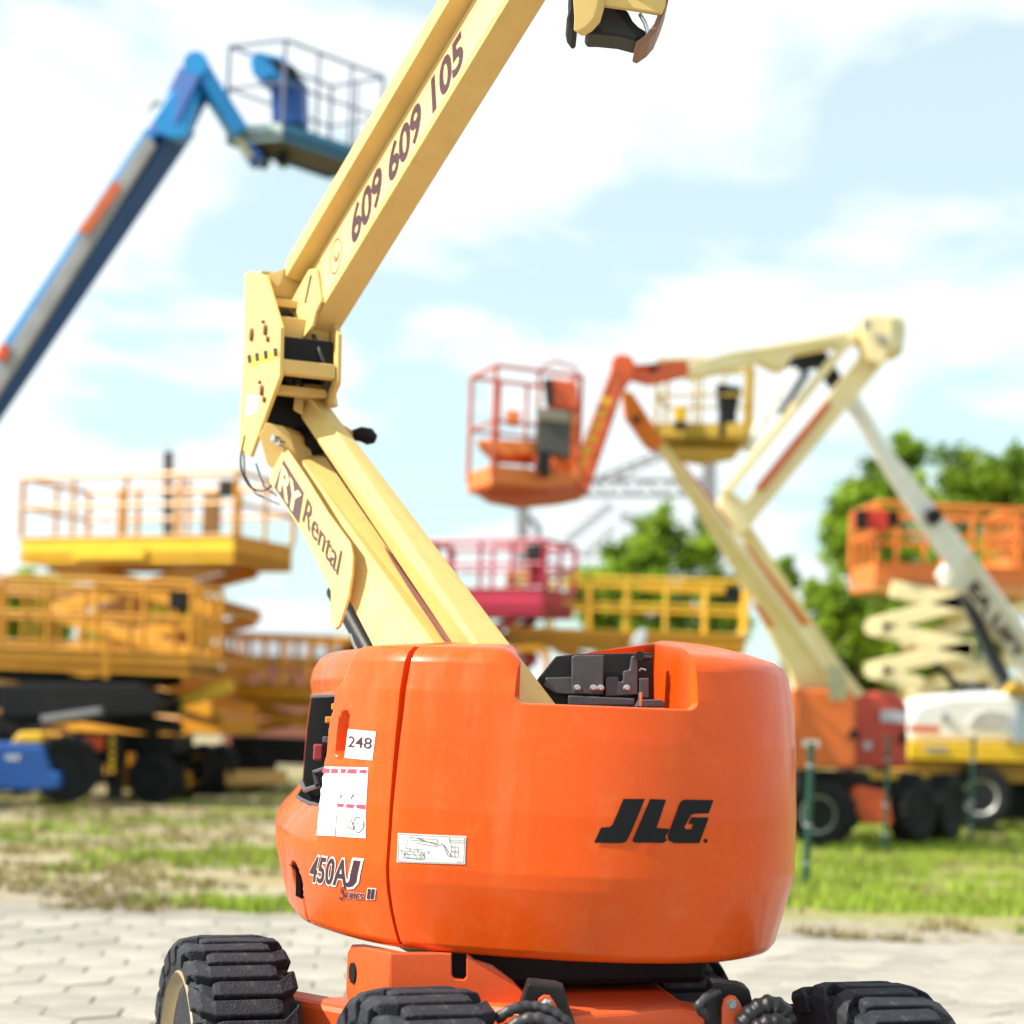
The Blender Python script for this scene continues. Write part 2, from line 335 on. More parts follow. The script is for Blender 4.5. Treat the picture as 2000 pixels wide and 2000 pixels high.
# ================================================================== MAIN LIFT
lift = empty('boom_lift', (.1, 4.95, 0), 'orange and cream articulated boom lift in the foreground lettered 450AJ', 'boom lift')
def cat_rom(pts, n=60):
    o = []; pp = [pts[0]*2-pts[1]]+pts+[pts[-1]*2-pts[-2]]
    for i in range(1, len(pp)-2):
        for k in range(n):
            t = k/n; a, b, c, d = pp[i-1], pp[i], pp[i+1], pp[i+2]
            o.append(.5*((2*b)+(c-a)*t+(2*a-5*b+4*c-d)*t*t+(-a+3*b-3*c+d)*t**3))
    o.append(pts[-1]); return o
ringc = [Vector(p) for p in ((-.86, 6.15), (-.80, 5.65), (-.735, 5.25), (-.615, 4.86), (-.36, 4.50), (0, 4.36), (.33, 4.33), (.62, 4.42), (.80, 4.65), (.865, 4.98), (.85, 5.45), (.78, 6.0))]
RG = cat_rom(ringc); SL = [0]
for i in range(1, len(RG)): SL.append(SL[-1]+(RG[i]-RG[i-1]).length)
def ring(s):
    import bisect
    i = max(1, min(len(SL)-1, bisect.bisect(SL, s))); t = (s-SL[i-1])/(SL[i]-SL[i-1]); p = RG[i-1].lerp(RG[i], t)
    a = RG[max(0, i-3)]; b = RG[min(len(RG)-1, i+2)]; d = (b-a).normalized(); return p, Vector((d.y, -d.x))
OZ = [(.905, .085), (.912, .062), (.93, .048), (1.10, .006), (1.14, 0), (1.3, .0), (1.5, .010), (1.62, .022), (1.70, .040), (1.725, .056), (1.742, .08)]
def tab(T, z):
    if z <= T[0][0]: return T[0][1]
    for (a, b), (c, d) in zip(T, T[1:]):
        if z <= c: return b+(d-b)*(z-a)/(c-a)
    return T[-1][1]
def sstep(a, b, x):
    t = max(0, min(1, (x-a)/(b-a))); return t*t*(3-2*t)
STEP_S = [None]; FEAT = []
def inset(s, z):
    o = tab(OZ, z)
    if STEP_S[0] is not None:
        s0 = STEP_S[0]+(z-1.45)*.10
        q_ = sstep(1.61, 1.66, z); w_ = 1-sstep(s0-lerp(.012, .10, q_), s0+lerp(.004, .06, q_), s)
        o += w_*sstep(1.17, 1.31, z)*(.085 - .015*q_)
    for f in FEAT: o += f(s, z)
    return o
def surf(s, z, off=0):
    p, n = ring(s); q = p + n*(off-inset(s, z)); return V(q.x, q.y, z)
GRID = []
def regrid():
    GRID.clear()
    for i in range(0, 260):
        s = SL[-1]*i/260
        for j in range(0, 75):
            z = .905+.84*j/75; p = surf(s, z)
            if ring(s)[1].y > .25: continue
            a, b = proj(p); GRID.append((a, b, s, z))
regrid()
def px2sz(x, y):
    best = sorted(GRID, key=lambda g: (g[0]-x)**2+(g[1]-y)**2)[0]; s, z = best[2], best[3]
    for _ in range(12):    # newton refine
        a, b = proj(surf(s, z)); a1, b1 = proj(surf(s+.002, z)); a2, b2_ = proj(surf(s, z+.002))
        J = ((a1-a)/.002, (a2-a)/.002, (b1-b)/.002, (b2_-b)/.002); D = J[0]*J[3]-J[1]*J[2]
        if abs(D) < 1: break
        ex, ey = x-a, y-b; ds = (ex*J[3]-J[1]*ey)/D; dz_ = (J[0]*ey-J[2]*ex)/D
        s += max(-.02, min(.02, ds)); z += max(-.02, min(.02, dz_)); z = max(.906, min(1.74, z))
    return s, z
STEP_S[0] = px2sz(633, 1500)[0]
seamT = sorted([(z, s) for s, z in (px2sz(*q) for q in ((800, 1290), (784, 1400), (772, 1500), (763, 1600), (757, 1700), (759, 1740), (765, 1780), (773, 1815), (784, 1845), (796, 1868)))])
seam = lambda z: tab(seamT, z)
slotc = px2sz(668, 1436); ventc = px2sz(580, 1718)
ventpts = [surf(*px2sz(x, y), off=.003) for x, y in ((566, 1688), (580, 1696), (589, 1720), (590, 1754), (580, 1750), (569, 1722))]
FEAT.append(lambda s, z: .028*(1-sstep(.75, 1.05, math.hypot((s-slotc[0]-(z-slotc[1])*.05)/.030, (abs(z-slotc[1])/.072)**1.6))))
FEAT.append(lambda s, z: .035*(1-sstep(.8, 1.1, math.hypot((s-ventc[0])/.05, (z-ventc[1])/.055))))
FEAT.append(lambda s, z: .012*(1-sstep(.5, 1.1, abs(s-ventc[0]-.035)/.009)) if z < ventc[1]-.05 else 0)
# side cover
def cover(name, sf0, sf1, step, top, Q, nfold0, nfold1):
    m = MB(); cols = []; n = max(4, int((SL[-1] if sf1 is None else 1.6)/step))
    rowsZ = [.905, .908, .912, .92, .93]+[.93+.77*k/120 for k in range(1, 121)]+[1.712, 1.725, 1.735, 1.742]
    return rowsZ
ROWS = [.905, .908, .912, .92, .93]+[.93+.77*k/200 for k in range(1, 201)]+[1.712, 1.725, 1.735, 1.742]
def colpath(sfun, Q, lowtop=0, inner=False):
    path = []
    base_in = .03
    s0 = sfun(.905); p, n = ring(s0); q = p-n*.16; path.append(V(q.x, q.y, .915))
    for z in ROWS:
        s = sfun(z); pt = surf(s, z)
        if inner: pp, nn = ring(s); pt = pt - V(nn.x, nn.y, 0)*base_in
        if lowtop and z > 1.70-.1: pt.z = z - lowtop*sstep(1.58, 1.742, z)
        path.append(pt)
    last = path[-1]
    for k in range(1, 9):
        t = k/8; path.append(V(lerp(last.x, Q[0], t), lerp(last.y, Q[1], t), lerp(last.z, Q[2], math.sin(t*math.pi/2)**.9)))
    return path
m = MB(); cols = []
smin = .0; gap = .006
gp = lambda z: .006+.012*sstep(1.2, 1.75, z)
L0 = seam(1.3)
us = [k/150 for k in range(151)]
QL = (-.10, 5.45, 1.79)
for u in us: cols.append(colpath(lambda z, u=u: smin+(seam(z)-gp(z)-smin)*u**.85, QL))
cols.append(colpath(lambda z: seam(z)-gp(z), QL, inner=True))
m.grid(cols); side = m.build('side_cover', ORG, lift, smooth=True)
# gap liner behind the seam
m = MB(); m.grid([colpath(lambda z, d=d: seam(z)+d, (-.1, 5.45, 1.76), inner=True) for d in (-.03, 0, .03)])
m.build('seam_liner', REDO, lift, smooth=True)
# rear cover
sNL = px2sz(1004, 1365)[0]; sNR = px2sz(1363, 1365)[0]; ZN = px2sz(1180, 1379)[1]
QL2 = (-.02, 5.45, 1.79); QR = (.47, 5.5, 1.825)
def round_lo(d): return .025*(1-math.sqrt(max(0, 1-((.03-d)/.03)**2))) if d < .03 else 0
m = MB(); cols = [colpath(lambda z: seam(z)+gap, QL2, inner=True)]
for k in range(61):
    u = k/60; d = (1-u)*(sNL-seam(1.4)); lt = .0 if d > .07 else .035*(1-d/.07)**2
    cols.append(colpath(lambda z, u=u: lerp(seam(z)+gap, sNL, u), QL2, lowtop=lt))
m.grid(cols); leftedge = cols[-1]
cols = []
nz = [z for z in ROWS if z < ZN-.03]+[0]*8
for k in range(73):
    u = k/72; u = .5-.5*math.cos(math.pi*u); s = lerp(sNL, sNR, u); d = min(s-sNL, sNR-s); zt = ZN+ (round_lo(d) if 0 < k < 72 else .025)
    p, n = ring(s); q = p-n*.16; path = [V(q.x, q.y, .915)]
    zs = [z for z in ROWS if z < ZN-.035]; zl = zs[-1]
    path += [surf(s, z) for z in zs] + [surf(s, lerp(zl, zt-.004, t/5)) for t in range(1, 6)]
    path += [surf(s, zt-.001, -.004)+V(0, 0, 0), surf(s, zt, -.012), surf(s, zt, -.035), surf(s, zt-.05, -.036)]
    cols.append(path)
m.grid(cols)
cols = []
for k in range(121):
    u = k/120; s = lerp(sNR, SL[-1]-.001, u**1.3); cols.append(colpath(lambda z, s=s: s, QR))
m.grid(cols); rightedge = cols[0]
rear = m.build('rear_cover', ORG, lift, smooth=True)
bm_ = bmesh.new(); bm_.from_mesh(rear.data); bmesh.ops.remove_doubles(bm_, verts=bm_.verts, dist=.0006); bmesh.ops.recalc_face_normals(bm_, faces=bm_.faces); bm_.to_mesh(rear.data); bm_.free(); rear.data.set_sharp_from_angle(angle=R(38))
for edge, nm in ((rightedge, 'notch_wall'), (leftedge, 'notch_wall')):
    pts = [p for p in edge if p.z >= ZN-.01 and p.z > 1.0]; m = MB()
    lo = [V(p.x, p.y, ZN-.03) for p in pts]; m.grid([lo, pts]); m.build(nm, ORG, lift, smooth=True)
# far hood panel + inner module seen through the notch
m = MB(); m.prism([P(1100, 1284, 5.2), P(1150, 1274, 5.35), P(1290, 1253, 5.6), P(1290, 1290, 5.6), P(1290, 1400, 5.6), P(1100, 1400, 5.2)], (.06, .5, .0))
m.build('far_cover', ORG, lift, bevel=.008)
def fpoly(pts, Y, th, name, mt, parent=lift, bevel=.004, dY=None, **k):
    return MB().prism([P(x, y, Y) for x, y in pts], (0, th, 0)).build(name, mt, parent, bevel=bevel, **k)
mod = fpoly([(1050, 1326), (1085, 1282), (1130, 1277), (1276, 1275), (1276, 1395), (1050, 1395)], 4.98, .1, 'engine_module', BLKP, bevel=.004)
fpoly([(1066, 1323), (1118, 1322), (1118, 1357), (1085, 1355), (1062, 1340)], 4.95, .03, 'module_panel', GRYP, mod)
fpoly([(1117, 1282), (1124, 1279), (1180, 1279), (1178, 1357), (1116, 1356)], 4.93, .04, 'module_panel', GRYP, mod)
fpoly([(1182, 1326), (1187, 1322), (1208, 1322), (1208, 1331), (1216, 1331), (1218, 1310), (1230, 1308), (1234, 1281), (1246, 1280), (1246, 1357), (1182, 1361)], 4.94, .035, 'module_panel', GRYP, mod)
fpoly([(1248, 1324), (1268, 1324), (1268, 1364), (1248, 1364)], 4.94, .035, 'module_panel', GRYP, mod)
fpoly([(1248, 1280), (1274, 1280), (1274, 1285), (1248, 1285)], 4.94, .035, 'module_panel', GRYP, mod, bevel=.001)
fpoly([(1110, 1358), (1240, 1364), (1240, 1378), (1110, 1378)], 4.92, .05, 'module_panel', GRYP, mod)
fpoly([(1248, 1366), (1292, 1366), (1299, 1372), (1299, 1382), (1240, 1382)], 4.86, .05, 'module_panel', GRYP, mod)
for x, y in ((1127, 1344), (1159, 1344), (1173, 1344), (1224, 1344)):
    c = P(x, y, 4.925); MB().lathe([(.001, -.009), (.005, -.009), (.0065, -.004), (.0065, .002), (.011, .003), (.011, .006)], c, (0, 1, 0), 12).build('bolt', CHR, mod, smooth=True)
MB().lathe([(.006, -.01), (.007, .03)], P(1250, 1372, 4.82), (0, 0, 1), 10).build('bolt', CHR, mod, smooth=True)
MB().tube([P(1250, 1310, 4.93), P(1252, 1306, 4.92), P(1262, 1309, 4.92)], .003).build('latch', GRY, mod)
MB().lathe([(.010, -.006), (.014, -.006), (.014, .01)], P(1249, 1281, 4.925), (0, 1, 0), 14).build('cap', BLKP, mod, smooth=True)
# control panel in the side cover recess
cp = [px2sz(*q) for q in ((601, 1592), (622, 1592), (646, 1396), (606, 1394))]
def szfn(c, off):
    return lambda u, v: surf((c[0][0]*(1-u)+c[1][0]*u)*(1-v)+(c[3][0]*(1-u)+c[2][0]*u)*v, (c[0][1]*(1-u)+c[1][1]*u)*(1-v)+(c[3][1]*(1-u)+c[2][1]*u)*v, off)
s0c = STEP_S[0]; cpf = lambda u, v: surf(lerp(s0c-.72, s0c-.02+(v-.5)*.03, u), lerp(1.27, 1.60, v), .004)
m = MB(); m.grid([[cpf(i/12, j/16) for i in range(13)] for j in range(17)]); pan = m.build('control_panel', mat('matt_black', (.004, .004, .005), .9, spec=.03, var=.2), lift, smooth=True)
MB().tube([cpf(t, 0) for t in (0, .3, .6, .9)]+[cpf(1, t) for t in (.04, .3, .6, .96)]+[cpf(t, 1) for t in (.9, .6, .3, 0)], .006, 8).build('panel_frame', GRYP, pan, smooth=True)
MB().box(cpf(.72, .48)+V(-.02, -.01, 0), (.03, .02, .05)).build('red_switch', mat('dull_red', (.25, .02, .03), .5), pan, bevel=.006)
MB().tube([cpf(.9, .36)+V(-.02, -.01, 0), cpf(.75, .3)+V(-.03, -.02, 0), cpf(.82, .18)+V(-.03, -.02, 0), cpf(.6, .12)+V(-.03, -.02, 0), cpf(.35, .17)+V(-.02, -.01, 0)], .008, 8).build('cable_loop', GRYP, pan, smooth=True)
for u_, v_ in ((.85, .9), (.8, .78), (.86, .68), (.8, .6)):
    MB().box(cpf(u_, v_)+V(-.012, -.006, 0), (.03, .02, .02)).build('panel_switch', YEL if v_ > .7 else GRYP, pan, bevel=.004)
# black patch in the vent slot, the recess's shade put into its colour
MB().prism(ventpts, (.012, .012, 0)).build('vent_dark_patch', MATS['matt_black'], lift, bevel=.001)
# decals on the covers
def hood_decal(name, polys, pxs, mt, off, parent=side, cut=.06, label=None):
    c = [px2sz(*q) for q in pxs]; return decal(name, polys[0], polys[1], szfn(c, off), mt, parent, cut, label)
hood_decal('number_sticker', SQ, ((674, 1480), (728, 1485), (735, 1429), (681, 1424)), WHT, .002, label='white sticker printed 248')
v_, f_ = text_polys('248', .008); v_, _ = norm_box(v_); hood_decal('number', (v_, f_), ((681, 1459), (727, 1463), (729, 1441), (683, 1437)), INK, .0035)
hood_decal('warning_sticker', SQ, ((619, 1631), (655, 1633), (668, 1498), (629, 1497)), WHT, .002, label='left tall white warning sticker with red header')
hood_decal('warning_sticker', SQ, ((657, 1633), (715, 1637), (720, 1499), (669, 1498)), WHT, .002, label='right white warning sticker with red headers')
for q in (((631, 1509), (645, 1510), (646, 1501), (632, 1500)), ((648, 1510), (661, 1510), (662, 1502), (649, 1501)), ((667, 1510), (675, 1510), (678, 1502), (668, 1501)), ((679, 1510), (697, 1511), (699, 1502), (682, 1502)), ((702, 1509), (717, 1511), (718, 1503), (706, 1503)),
          ((662, 1576), (671, 1576), (675, 1570), (662, 1569)), ((677, 1577), (691, 1578), (695, 1571), (679, 1570)), ((698, 1578), (715, 1581), (715, 1571), (697, 1571))):
    hood_decal('red_header', SQ, q, PNK, .0035)
sk = lines([(.1, .93, .95, .93), (.98, .1, .98, .9), (.05, .05, .98, .03)], .006)
rr = ringpoly(.78, .45, .18, .3, .12); k = len(sk[0]); sk = (sk[0]+rr[0], sk[1]+[tuple(i+k for i in f) for f in rr[1]])
l2 = lines([(.5, .75, .62, .35), (.45, .3, .65, .25), (.45, .4, .47, .28), (.66, .4, .65, .25), (.5, .35, .6, .3), (.68, .6, .88, .3), (.2, .7, .25, .6), (.2, .3, .25, .28)], .012); k = len(sk[0]); sk = (sk[0]+l2[0], sk[1]+[tuple(i+k for i in f) for f in l2[1]])
hood_decal('pictogram', sk, ((658, 1631), (714, 1635), (716, 1582), (661, 1580)), GLN, .0035)
hood_decal('pictogram', lines([(.2, .2, .35, .2), (.2, .2, .25, .7), (.7, .15, .9, .15), (.7, .15, .8, .9), (.75, .5, .85, .5)], .03), ((658, 1560), (700, 1562), (702, 1550), (660, 1548)), GLN, .0035)
q450 = ((606, 1722), (703, 1735), (709, 1681), (612, 1671))
def withJ(bold, J, box_):
    v0, f0 = text_polys('450A', bold, .05, 1.02); vb, bx = norm_box(v0, box_); vb = [V(v.x*.80, v.y, 0) for v in vb]; k = len(vb)
    return (vb+[V(x, y, 0) for x, y in J], list(f0)+[tuple(range(k, k+len(J)))]), bx
pl1, bx = withJ(.02, [(.87, 1), (.98, 1), (.955, .22), (.90, .05), (.83, 0), (.76, .02), (.76, .17), (.81, .16), (.84, .24)], None)
pl2, _ = withJ(.062, [(.835, 1.08), (1.015, 1.08), (.99, .2), (.92, -.03), (.83, -.08), (.73, -.06), (.73, .24), (.79, .24), (.81, .30)], bx)
hood_decal('model_lettering', pl1, q450, INK, .004, label='dark 450AJ lettering')
hood_decal('lettering_outline', pl2, q450, WHT, .0025)
v0, f0 = text_polys('S', .0, .2); vb, box = norm_box(v0); hood_decal('series_lettering', (vb, f0), ((664, 1757), (676, 1758), (679, 1732), (665, 1731)), INK, .0036)
v0, f0 = text_polys('ERIES', .012, .1); vb, box = norm_box(v0); hood_decal('series_lettering', (vb, f0), ((677, 1754), (711, 1757), (713, 1745), (678, 1742)), INK, .0036)
v1, f1 = text_polys('ERIES', .035, .1); v1, _ = norm_box(v1, box); hood_decal('lettering_outline', (v1, f1), ((677, 1754), (711, 1757), (713, 1745), (678, 1742)), WHT, .0025)
hood_decal('lettering_outline', SQ, ((716, 1757), (733, 1758), (736, 1735), (719, 1734)), WHT, .0025)
iv = rect(.1, .06, .45, .94); i2 = rect(.55, .06, .9, .94); hood_decal('series_numeral', (iv[0]+i2[0], [(0, 1, 2, 3), (4, 5, 6, 7)]), ((716, 1757), (733, 1758), (736, 1735), (719, 1734)), INK, .004)
# diagram sticker on rear cover
dq = ((776, 1684), (909, 1688), (911, 1633), (778, 1627))
hood_decal('diagram_sticker', SQ, dq, WHT, .002, rear, label='white sticker with a line drawing of a boom lift')
sg = [(.02, .04, .98, .04), (.98, .04, .98, .96), (.98, .96, .02, .96), (.02, .96, .02, .04), (.77, .93, .77, .76), (.77, .76, .97, .76), (.77, .84, .97, .84), (.17, .88, .6, .84), (.6, .84, .6, .72), (.6, .72, .3, .78), (.3, .78, .17, .80), (.3, .86, .6, .66), (.6, .66, .68, .72), (.28, .7, .6, .6), (.6, .6, .68, .68), (.68, .68, .76, .28), (.70, .66, .80, .28), (.76, .28, .90, .24), (.80, .62, .90, .60), (.90, .60, .90, .24), (.80, .62, .80, .24), (.80, .45, .90, .43), (.85, .6, .85, .24), (.8, .62, .78, .7),
      (.16, .8, .13, .5), (.13, .5, .4, .46), (.2, .5, .2, .4), (.3, .5, .32, .4), (.12, .4, .42, .38), (.12, .4, .1, .16), (.1, .16, .42, .12), (.42, .38, .42, .12), (.16, .18, .4, .17), (.05, .46, .1, .32), (.04, .38, .09, .44), (.44, .44, .5, .4), (.44, .36, .5, .36), (.44, .18, .48, .16), (.1, .3, .42, .28), (.25, .36, .3, .2), (.88, .09, .96, .09)]
ln = lines(sg, .005, 2.2)
for cx in (.15, .38):
    rr = ringpoly(cx, .27, .035, .08, .25); k = len(ln[0]); ln = (ln[0]+rr[0], ln[1]+[tuple(i+k for i in f) for f in rr[1]])
hood_decal('machine_diagram', ln, dq, GLN, .0035, rear)
# JLG logo
def zp(l): return [(950+x*.46584, 1200+y*.46584) for x, y in l]
J_ = zp([(568, 772), (655, 772), (590, 930), (578, 950), (560, 957), (450, 957), (478, 893), (512, 890), (524, 880)])
L_ = zp([(676, 772), (742, 775), (701, 893), (757, 897), (738, 930), (745, 945), (728, 955), (610, 954), (604, 945)])
G_ = [(820, 775), (947, 778), (925, 833), (858, 834), (845, 842), (818, 888), (824, 899), (848, 899), (857, 878), (835, 876), (848, 849), (925, 850), (884, 957), (775, 956), (752, 945), (748, 925), (757, 900), (795, 800), (805, 782)]
G_ = zp(G_)
D_ = zp([(912+9*math.cos(a*.7854), 948+9*math.sin(a*.7854)) for a in range(8)])
logo = MB()
vs = []; fs = []
for pl in (J_, L_, G_, D_):
    k = len(vs); vs += [V((x-1150)/250, (1660-y)/110, 0) for x, y in pl]; fs.append(tuple(range(k, k+len(pl))))
hood_decal('logo', (vs, fs), ((1150, 1660), (1400, 1660), (1400, 1550), (1150, 1550)), BLK, .003, rear, .08, 'black slanted JLG logo')
# ---- main boom
E4u, E4l = P(993, 0, 4.95), P(625, 607, 5.85); A = (E4u-E4l).normalized()
c1 = Vector((.06, -.20, -.22)); c1 = (c1-A*c1.dot(A)).normalized(); b1 = A.cross(c1).normalized()
def hgt(t): return lerp(.288, .252, t)
def section(t, w_=.103, h_=.27, o=V(0, 0, 0)):
    h_ = hgt(t)
    e4 = lerp(E4l, E4u, t)+o; return [e4, e4+b1*w_, e4+b1*w_-c1*h_, e4-c1*h_]
MB().loft([section(-.10), section(1.75)]).build('main_boom', CRM, lift, bevel=.006)
def tray(t):
    e3 = lerp(E4l, E4u, t)-c1*hgt(t)*1.01; return [e3, e3-b1*.066, e3-b1*.066-c1*.085, e3-c1*.085+b1*.1, e3+b1*.1]
MB().loft([tray(-.10), tray(1.75)]).build('boom_tray', CRM, lift, bevel=.003)
bp0 = E4l.copy(); bn = -b1
# lettering band + digits on the side face
e3p = lambda t: lerp(E4l, E4u, t)-c1*.262; e4p = lambda t: lerp(E4l, E4u, t)-c1*.02
sf = lambda off: (lambda u, v: lerp(E4l, E4u, u)-c1*hgt(u)*v+bn*off)
decal('lettering_band', *rect(.02, .09, .99, .97), sf(.0015), DECALBG, lift)
def txt_on_boom(t0, t1, v0_, v1_, s, mt, name='phone_lettering', bold=.02):
    v_, f_ = text_polys(s, bold, .12); v_, _ = norm_box(v_)
    decal(name, [V(lerp(t0, t1, a.x), lerp(v0_, v1_, a.y), 0) for a in v_], f_, sf(.003), mt, lift)
UVB = lambda px, py: None
def boom_uv(px, py):
    p = onplane(px, py, bp0, bn)-E4l; return p.dot(A)/(E4u-E4l).length, -p.dot(c1)/hgt(p.dot(A)/(E4u-E4l).length)
print('boomuv', boom_uv(689, 482), boom_uv(909, 110), boom_uv(657, 500), 'e3', proj(section(0)[3]), proj(section(1)[3]), 'e5', proj(section(0)[1]), proj(section(1)[1]))
ta, tb = boom_uv(689, 482)[0], boom_uv(909, 110)[0]
txt_on_boom(ta, tb, .14, .82, '609 609 105', INK, bold=.035)
tc_ = boom_uv(657, 500)[0]
rr = ringpoly(tc_, .47, .036, .30, .10); decal('phone_icon', rr[0], rr[1], sf(.003), INKR, lift)
rr = ringpoly(tc_+.006, .50, .017, .15, .40, 12, math.pi*.9, math.pi*1.9); decal('phone_icon', rr[0], rr[1], sf(.003), INKR, lift)
# boom foot plate
pl = [(603, 526), (617, 524), (626, 588), (615, 611), (609, 636), (574, 684), (568, 653), (566, 636), (554, 624), (570, 586)]
fp = [onplane(x, y, bp0+bn*.016, bn) for x, y in pl]; foot = MB().prism(fp, b1*.012).build('boom_foot_plate', CRM, lift, bevel=.002)
decal('slot', *SQ, plane_fn(((595, 592), (598, 593), (610, 538), (606, 537)), bp0+bn*.016, bn, .002), INK, foot)
MB().beam(lerp(E4l, E4u, -.1)+b1*.05-c1*.10, lerp(E4l, E4u, -.17)+b1*.05-c1*.14, .09, .16).build('boom_pivot_block', DGR, lift, bevel=.01)
# boom rest of the way out of frame, with jib coming back down to the nose
tip = lerp(E4l, E4u, 1.75)+b1*.05-c1*.13
nose = P(1200, 20, 4.75)
MB().beam(tip, nose+(tip-nose)*.35, .16, .16).build('jib', CRM, lift, bevel=.01)
MB().beam(nose+(tip-nose)*.42, nose+V(0, 0, .05), .13, .17, (0, 1, 0)).build('jib', CRM, lift, bevel=.01)
npl = [(1115, -60), (1170, -60), (1168, 8), (1160, 35), (1145, 52), (1128, 62), (1120, 60), (1121, 35)]
nq = MB().prism([P(x, y, 4.62) for x, y in npl], (.02, .03, 0)).build('nose_cheek', CRM, lift, bevel=.003)
fpoly([(1165, -60), (1305, -60), (1300, 10), (1293, 27), (1240, 18), (1168, 8)], 4.66, .02, 'nose_housing', CRM, bevel=.004)
m = MB(); cs = []
fpoly([(1112, -30), (1125, 0), (1128, 60), (1120, 64), (1110, 50), (1107, 35), (1112, 15)], 4.65, .12, 'nose_pin', DGR, bevel=.005)
fpoly([(1165, 0), (1226, 20), (1236, 40), (1248, 52), (1262, 60), (1262, 72), (1240, 78), (1210, 70), (1170, 66), (1150, 66), (1143, 55), (1160, 35)], 4.72, .10, 'nose_socket', BLKP, bevel=.006)
fpoly([(1293, 22), (1303, -20), (1306, 0), (1296, 30), (1284, 58), (1270, 74), (1250, 88), (1240, 82), (1262, 66), (1278, 45), (1286, 25)], 4.67, .14, 'nose_rim', mat('brown_primer', (.22, .10, .06), .5), bevel=.006)
MB().tube([P(1250, 28, 4.69), P(1260, 45, 4.68), P(1266, 65, 4.68)], .006).build('nose_hose', CHR, lift, smooth=True)
# ---- upright link plates
un = Vector((-.94, -.34, 0)).normalized(); up0 = P(547, 680, 5.75); ub = -un
lp = [(484, 531), (490, 529), (517, 538), (547, 639), (545, 736), (488, 892), (474, 888), (475, 824), (484, 670)]
pp = [onplane(x, y, up0, un) for x, y in lp]
plate = MB().prism(pp, ub*.016).build('upright_plate', CRM, lift, bevel=.003)
MB().prism([p+ub*.208 for p in pp], ub*.016).build('upright_plate', CRM, lift, bevel=.003)
def onpl(pxs, mt, name, poly=SQ, off=.002): return decal(name, poly[0], poly[1], plane_fn(pxs, up0, un, off), mt, plate)
onpl(((486, 716), (545, 699), (545, 684), (487, 697)), YEB, 'hazard_strip')
for x in (486, 501, 518, 537): onpl(((x, 710-(x-486)*.25), (x+7, 708-(x-486)*.25), (x+5, 692-(x-486)*.25), (x-2, 694-(x-486)*.25)), BLK, 'hazard_mark', off=.0035)
def disc(px, py, rx, ry, mt, name):
    n = 14; return onpl(((px-rx, py+ry), (px+rx, py+ry), (px+rx, py-ry), (px-rx, py-ry)), mt, name, ([V(.5+.5*math.cos(i*6.283/n), .5+.5*math.sin(i*6.283/n), 0) for i in range(n)], [tuple(range(n))]))
for cx, cy, rx, ry in ((494, 654, 6, 14), (517, 629, 6, 4), (521, 645, 7, 11), (526, 663, 3, 6), (510, 747, 6, 4), (514, 763, 8, 11), (519, 781, 3, 6)): 
    c0 = onplane(cx, cy, up0, un); c_ = MB(); 
    c_.lathe([(.001, 0), (ry/3200*5.9*.9, 0), (ry/3200*5.9, .006), (ry/3200*5.9, .02)], c0-ub*.012, ub, 12); c_.build('pin_bolt', mat('rusty_brown', (.16, .06, .04), .6), plate, smooth=True)
onpl(((480, 812), (502, 806), (508, 773), (484, 772)), WHT, 'white_sticker')
MB().prism([onplane(x, y, up0, un)+ub*.0 for x, y in ((484, 531), (484, 670), (475, 824), (474, 888), (467, 884), (468, 820), (477, 668), (478, 536))], ub*.03).build('plate_flange', CRM, lift, bevel=.002)
# cross members between plates
def cross(px, py, Yc, ht, dp, mt=CRM, name='cross_member', tilt=0, a=.01, b_=.205):
    c0 = onplane(px, py, up0, un); MB().beam(c0+ub*a, c0+ub*b_, dp, ht).build(name, mt, lift, bevel=.004)
cross(542, 716, 0, .05, .05); cross(520, 590, 0, .03, .04); cross(527, 760, 0, .03, .06)
cross(532, 690, 0, .10, .14, DGR, 'pivot_hub'); cross(530, 645, 0, .09, .09, CRM, 'pivot_hub')
cross(505, 800, 0, .12, .12, DGR, 'pivot_hub'); cross(497, 560, 0, .10, .12, CRM, 'cross_member')
c0 = onplane(492, 700, up0, un)
MB().prism([p+ub*.03 for p in (onplane(486, 560, up0, un), onplane(520, 610, up0, un), onplane(520, 750, up0, un), onplane(486, 840, up0, un))], ub*.17).build('inner_web', DGR, lift)
# gusset at boom top pivot
MB().prism([P(517, 538, 6.1), P(556, 523, 6.1), P(548, 552, 6.1), P(528, 577, 6.1)], ub*.1).build('gusset', CRM, lift, bevel=.003)
# ---- risers
MB().beam(P(622, 880, 6.25), P(905, 1300, 5.25), .10, .05, (0, -1, .3)).build('riser_gap_filler', mat('shaded_brown', (.10, .05, .03), .7), lift, bevel=.004)  # filler beam behind the riser gap, shade put into its dark brown
for k, (dx_, sag) in enumerate(((0, 0), (9, 5), (17, -4), (26, 8))):
    MB().tube(cat_rom([P(562+dx_, 660, 6.0), P(556+dx_, 690+sag, 5.95), P(560+dx_, 735+sag, 5.98), P(572+dx_, 775, 6.05)], 8), .008, 8).build('hydraulic_hose', CAB, lift, smooth=True)
MB().tube(cat_rom([P(612, 655, 5.9), P(626, 690, 5.86), P(640, 740, 5.88), P(636, 772, 5.98)], 8), .008, 8).build('hydraulic_hose', CAB, lift, smooth=True)
MB().tube(cat_rom([P(478, 850, 6.1), P(470, 905, 6.1), P(486, 948, 6.1), P(515, 958, 6.08), P(540, 940, 6.02)], 8), .004, 8).build('hose', CAB, lift, smooth=True)
def pr(pts): return [P(*p) for p in pts]
